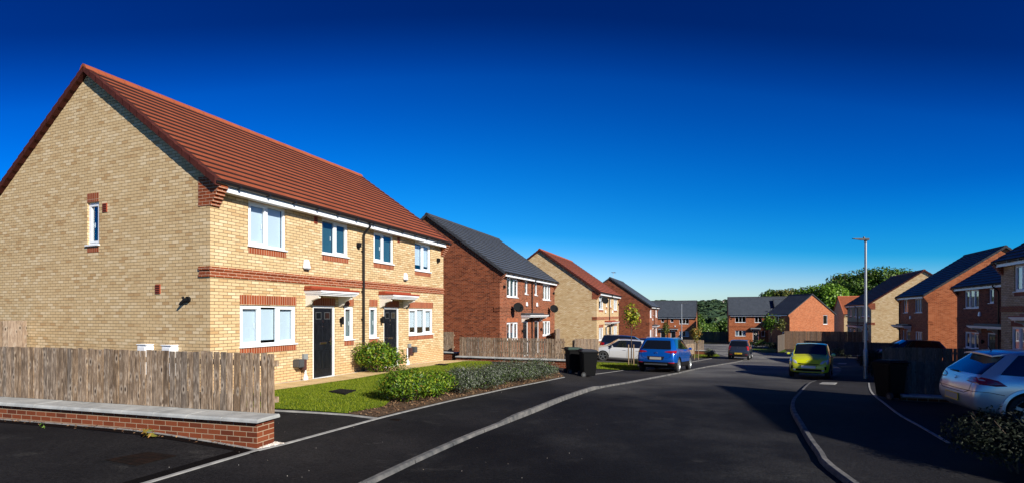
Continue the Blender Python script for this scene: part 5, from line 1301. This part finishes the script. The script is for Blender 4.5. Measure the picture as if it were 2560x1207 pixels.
bin_('black wheelie bin with a green lid, left of the pair by the hedge', 2.44, 20.3, math.radians(105), 'bin_black', 'bin_green', GB)
bin_('black wheelie bin with a dark blue lid and visible wheel, right of the pair', 2.90, 19.55, math.radians(100), 'bin_black', 'bin_blue', GB)
bin_('dark green wheelie bin standing in shade beside the low kerb on the right', 10.15, 13.75, math.radians(185), 'bin_black', 'bin_black', None)

# ------------------------------------------------------------------ street lamps
def lamp(label, x, y, H, rz, arm=.62, group='street lamps'):
    z = zg(x, y); T = thing('street_lamp', label, 'street lamp', (x, y, z), rz, group)
    m = MB(); m.tube([(0, 0, -.1), (0, 0, 1.15)], .088, 16); m.tube([(0, 0, 1.15), (0, 0, 1.27)], [.088, .058], 16); b = m.build('base', 'galv', T, smooth=True)
    m = MB(); m.box(-.03, .03, -.092, -.082, .35, .85); m.build('door', 'galv', b)
    m = MB(); m.tube([(0, 0, 1.25), (0, 0, H-.08)], [.058, .042], 16); m.build('pole', 'galv', T, smooth=True)
    m = MB(); m.hexa([(-arm, -.04, H-.035), (.10, -.09, H-.09), (.10, .09, H-.09), (-arm, .04, H-.035), (-arm, -.04, H-.015), (.10, -.10, H+.0), (.10, .10, H+.0), (-arm, .04, H-.015)])
    m.tube([(0, 0, H-.14), (0, 0, H-.06)], .055, 12); hd = m.build('lamp_head', 'dark_grey', T, bevel=.006)
    m = MB(); m.tube([(-.08, 0, H), (-.08, 0, H+.06)], [.04, .03], 10); m.build('photocell', 'dark_grey', hd)
    m = MB(); m.hexa([(-arm+.08, -.04, H-.046), (-.12, -.065, H-.082), (-.12, .065, H-.082), (-arm+.08, .04, H-.046), (-arm+.08, -.04, H-.04), (-.12, -.065, H-.074), (-.12, .065, H-.074), (-arm+.08, .04, H-.04)]); m.build('lens', 'lamp_glass', hd)
    m = MB(); m.tube([(.0, 0, .5), (.0, 0, .52)], .090, 14); m.build('band', 'dark_grey', T)
    return T
lamp('galvanised street lamp standing right of the yellow car, tallest in the photo', 14.78, 21.4, 5.85, .15)
lamp('distant slim street lamp in front of the far left house', 23.2, 70.0, 6.0, math.pi-.1, .9)
lamp('distant slim street lamp beside the fresh green sapling', 45.8, 92.0-1.5, 6.0, math.pi-.1, .3)
# television aerial on the fourth house
m = MB(); m.tube([(2.4, 4.6, 8.1), (2.4, 4.6, 9.2)], .02, 6); m.tube([(1.9, 4.6, 9.1), (3.1, 4.6, 9.15)], .012, 5)
for i in range(7): m.tube([(2.0+i*.16, 4.35, 9.12), (2.0+i*.16, 4.85, 9.12)], .008, 4)
m.build('aerial', 'galv', H4)

# ------------------------------------------------------------------ covers, litter, stones, weeds
def cover(label, px, mat, h=.012, name='manhole_cover', frame=True):
    P = [gp(*p) for p in px]; c = sum(P, Vector((0, 0)))/4; T = thing(name, label, 'manhole cover', (c.x, c.y, zg(c.x, c.y)))
    def ring(P_, z0, z1, nm, mt):
        m = MB(); q = [(p.x-c.x, p.y-c.y, zg(p.x, p.y)-zg(c.x, c.y)) for p in P_]; m.hexa([(a, b, d+z0) for a, b, d in q]+[(a, b, d+z1) for a, b, d in q]); return m.build(nm, mt, T)
    ring(P, -.03, h, 'frame', 'black_matt' if frame else mat)
    Q = [c+(p-c)*.88 for p in P]; ring(Q, h, h+.006, 'lid', mat)
    m = MB()
    for i in range(1, 6):
        for (a, b, d, e) in ((Q[0], Q[1], Q[3], Q[2]),):
            u, w = a.lerp(b, i/6), d.lerp(e, i/6); n_ = (w-u).normalized(); s_ = Vector((-n_.y, n_.x))*.006
            z = zg(u.x, u.y)-zg(c.x, c.y)+h+.006; z2 = zg(w.x, w.y)-zg(c.x, c.y)+h+.006
            m.quad((u.x-c.x-s_.x, u.y-c.y-s_.y, z+.003), (w.x-c.x-s_.x, w.y-c.y-s_.y, z2+.003), (w.x-c.x+s_.x, w.y-c.y+s_.y, z2+.003), (u.x-c.x+s_.x, u.y-c.y+s_.y, z+.003))
    m.build('rib', mat, T, fix=False)
    return T
cover('large dark rusty inspection cover in the near drive, in front of the garden wall', [(250, 1152), (372, 1129), (452, 1140), (338, 1168)], 'rusty_iron')
cover('dark cover set in the lawn left of the hedge', [(822, 984), (850, 978), (890, 981), (862, 991)], 'black_matt', .07)
cover('dark cover in the lawn near the far corner of the cream house', [(1086, 914), (1098, 911.5), (1122, 913), (1112, 916)], 'black_matt', .06)
cover('small rusty cover in the pavement by the edging strip', [(972, 1050), (984, 1047), (1008, 1048), (998, 1052.5)], 'rusty_iron', .012)
cover('pale concrete cover in the pavement below the yellow car', [(2047, 960.5), (2056, 956), (2093, 957), (2088, 961.5)], 'edging', .03, frame=False)
cover('narrow pale cover in the pavement behind the yellow car', [(2092, 909), (2098, 906.5), (2118, 907), (2113, 909.5)], 'edging', .012, frame=False)
def scatter(name, label, cat, fn, n, size, mat, flat=.3, asp=.6, lift=.01):
    P = np.array([fn() for _ in range(n)]); Z = np.array([zg(a, b) for a, b in P])+lift
    N = RNG.normal(0, flat, size=(n, 3)); N[:, 2] = 1; N /= np.linalg.norm(N, axis=1, keepdims=True)
    v, f = leaf_cards(np.column_stack([P, Z+.02+RNG.random(n)*size*.25]), N, size, asp)
    return tag(np_mesh(name, v, f, mat), label, cat, kind='stuff')
wn_dir = Vector((-.271, -.963))
def along_wall():
    t = 6.5*RNG.random()**.8; o_ = .05+abs(RNG.normal(0, .10)); p = c0+wd*t+wn_dir*o_; return (p.x, p.y)
scatter('dry_leaves', 'dry brown leaves blown along the foot of the near garden wall', 'leaves', along_wall, 150, .038, 'leaf_dry', .4)
def stones(name, label, fn, n, r, mat='pebble'):
    V = []; F = []; base = np.array([(1, 0, 0), (-1, 0, 0), (0, 1, 0), (0, -1, 0), (0, 0, 1), (0, 0, -1)], float); tri = [(0, 2, 4), (2, 1, 4), (1, 3, 4), (3, 0, 4), (2, 0, 5), (1, 2, 5), (3, 1, 5), (0, 3, 5)]
    for i in range(n):
        x, y = fn(); s = r*RNG.uniform(.6, 1.4); sc = np.array([1, RNG.uniform(.6, 1), RNG.uniform(.5, .8)])*s; a = RNG.uniform(0, 6.28)
        R_ = np.array([[math.cos(a), -math.sin(a), 0], [math.sin(a), math.cos(a), 0], [0, 0, 1]]); V.append((base*sc)@R_.T+np.array([x, y, zg(x, y)+s*.3+.012])); F += [(a_+6*i, b_+6*i, c_+6*i) for a_, b_, c_ in tri]
    return tag(np_mesh(name, np.concatenate(V), np.array(F), mat), label, 'stones', kind='stuff')
q0, q1, q2 = gp(640, 1125), gp(712, 1110), gp(686, 1106)
def pe(): a, b = RNG.random(2); a, b = (1-a, 1-b) if a+b > 1 else (a, b); p = q0+(q1-q0)*a+(q2-q0)*b; return (p.x, p.y)
stones('pebbles', 'white pebbles piled at the end of the near garden wall', pe, 420, .016)
hd_ = Vector((DX, DY)); hn_ = Vector((DY, -DX)); hc = Vector((-6.833, 11.584))
def hp(): p = hc+hd_*RNG.uniform(-.3, 10.9)+hn_*RNG.uniform(.0, .2); return (p.x, p.y)
stones('pebbles', 'strip of pale pebbles along the foot of the cream front wall', hp, 1500, .016)
strip('tar_joint', [c0+wd*12+wn_dir*.13, c0+wn_dir*.13+wd*-.1], .14, .014, 'fresh_tar')
strip('path_edging', [c0+wd*12+wn_dir*.035, c0+wn_dir*.035+wd*-.05], .05, .02, 'edging')
E1s = [Vector((p.x, p.y)) for p in E1]
def bedfn():
    while True:
        x = RNG.uniform(min(p.x for p in bedP), max(p.x for p in bedP)); y = RNG.uniform(min(p.y for p in bedP), max(p.y for p in bedP))
        if inside(bedP, np.array([x]), np.array([y]))[0]: return (x, y)
scatter('bark_chips', 'brown bark chips and dead leaves covering the bed under the hedge', 'bark chips', bedfn, 5000, .05, 'leaf_dry', .5, .5, .03)
def roadfn(): p = gp(RNG.uniform(300, 1700), RNG.uniform(960, 1200)); return (p.x, p.y)
stones('grit', 'scattered grit and tiny pale stones on the tarmac', roadfn, 45, .005)
p = gp(366, 1098); W = thing('weed', 'small brown and green weed growing at the foot of the near garden wall', 'weed', (p.x, p.y+.03, zg(p.x, p.y)))
P_ = []; N_ = []
for i in range(16):
    a = i*.9; r = .03+.05*RNG.random(); P_.append((r*math.cos(a), r*.6*math.sin(a), .04+.09*RNG.random())); N_.append((math.cos(a)*.6, math.sin(a)*.6-.3, .4))
N_ = np.array(N_); N_ /= np.linalg.norm(N_, axis=1, keepdims=True); v, f = leaf_cards(np.array(P_), N_, .11, .35); np_mesh('foliage', v, f, 'leaf_autumn', W)
p = gp(102, 1072); W = thing('weed', 'tiny green weed at the wall foot near the left edge', 'weed', (p.x, p.y+.03, zg(p.x, p.y))); v, f = leaf_cards(np.array(P_[:7])*.6, N_[:7], .06, .4); np_mesh('foliage', v, f, 'leaf_tree', W)
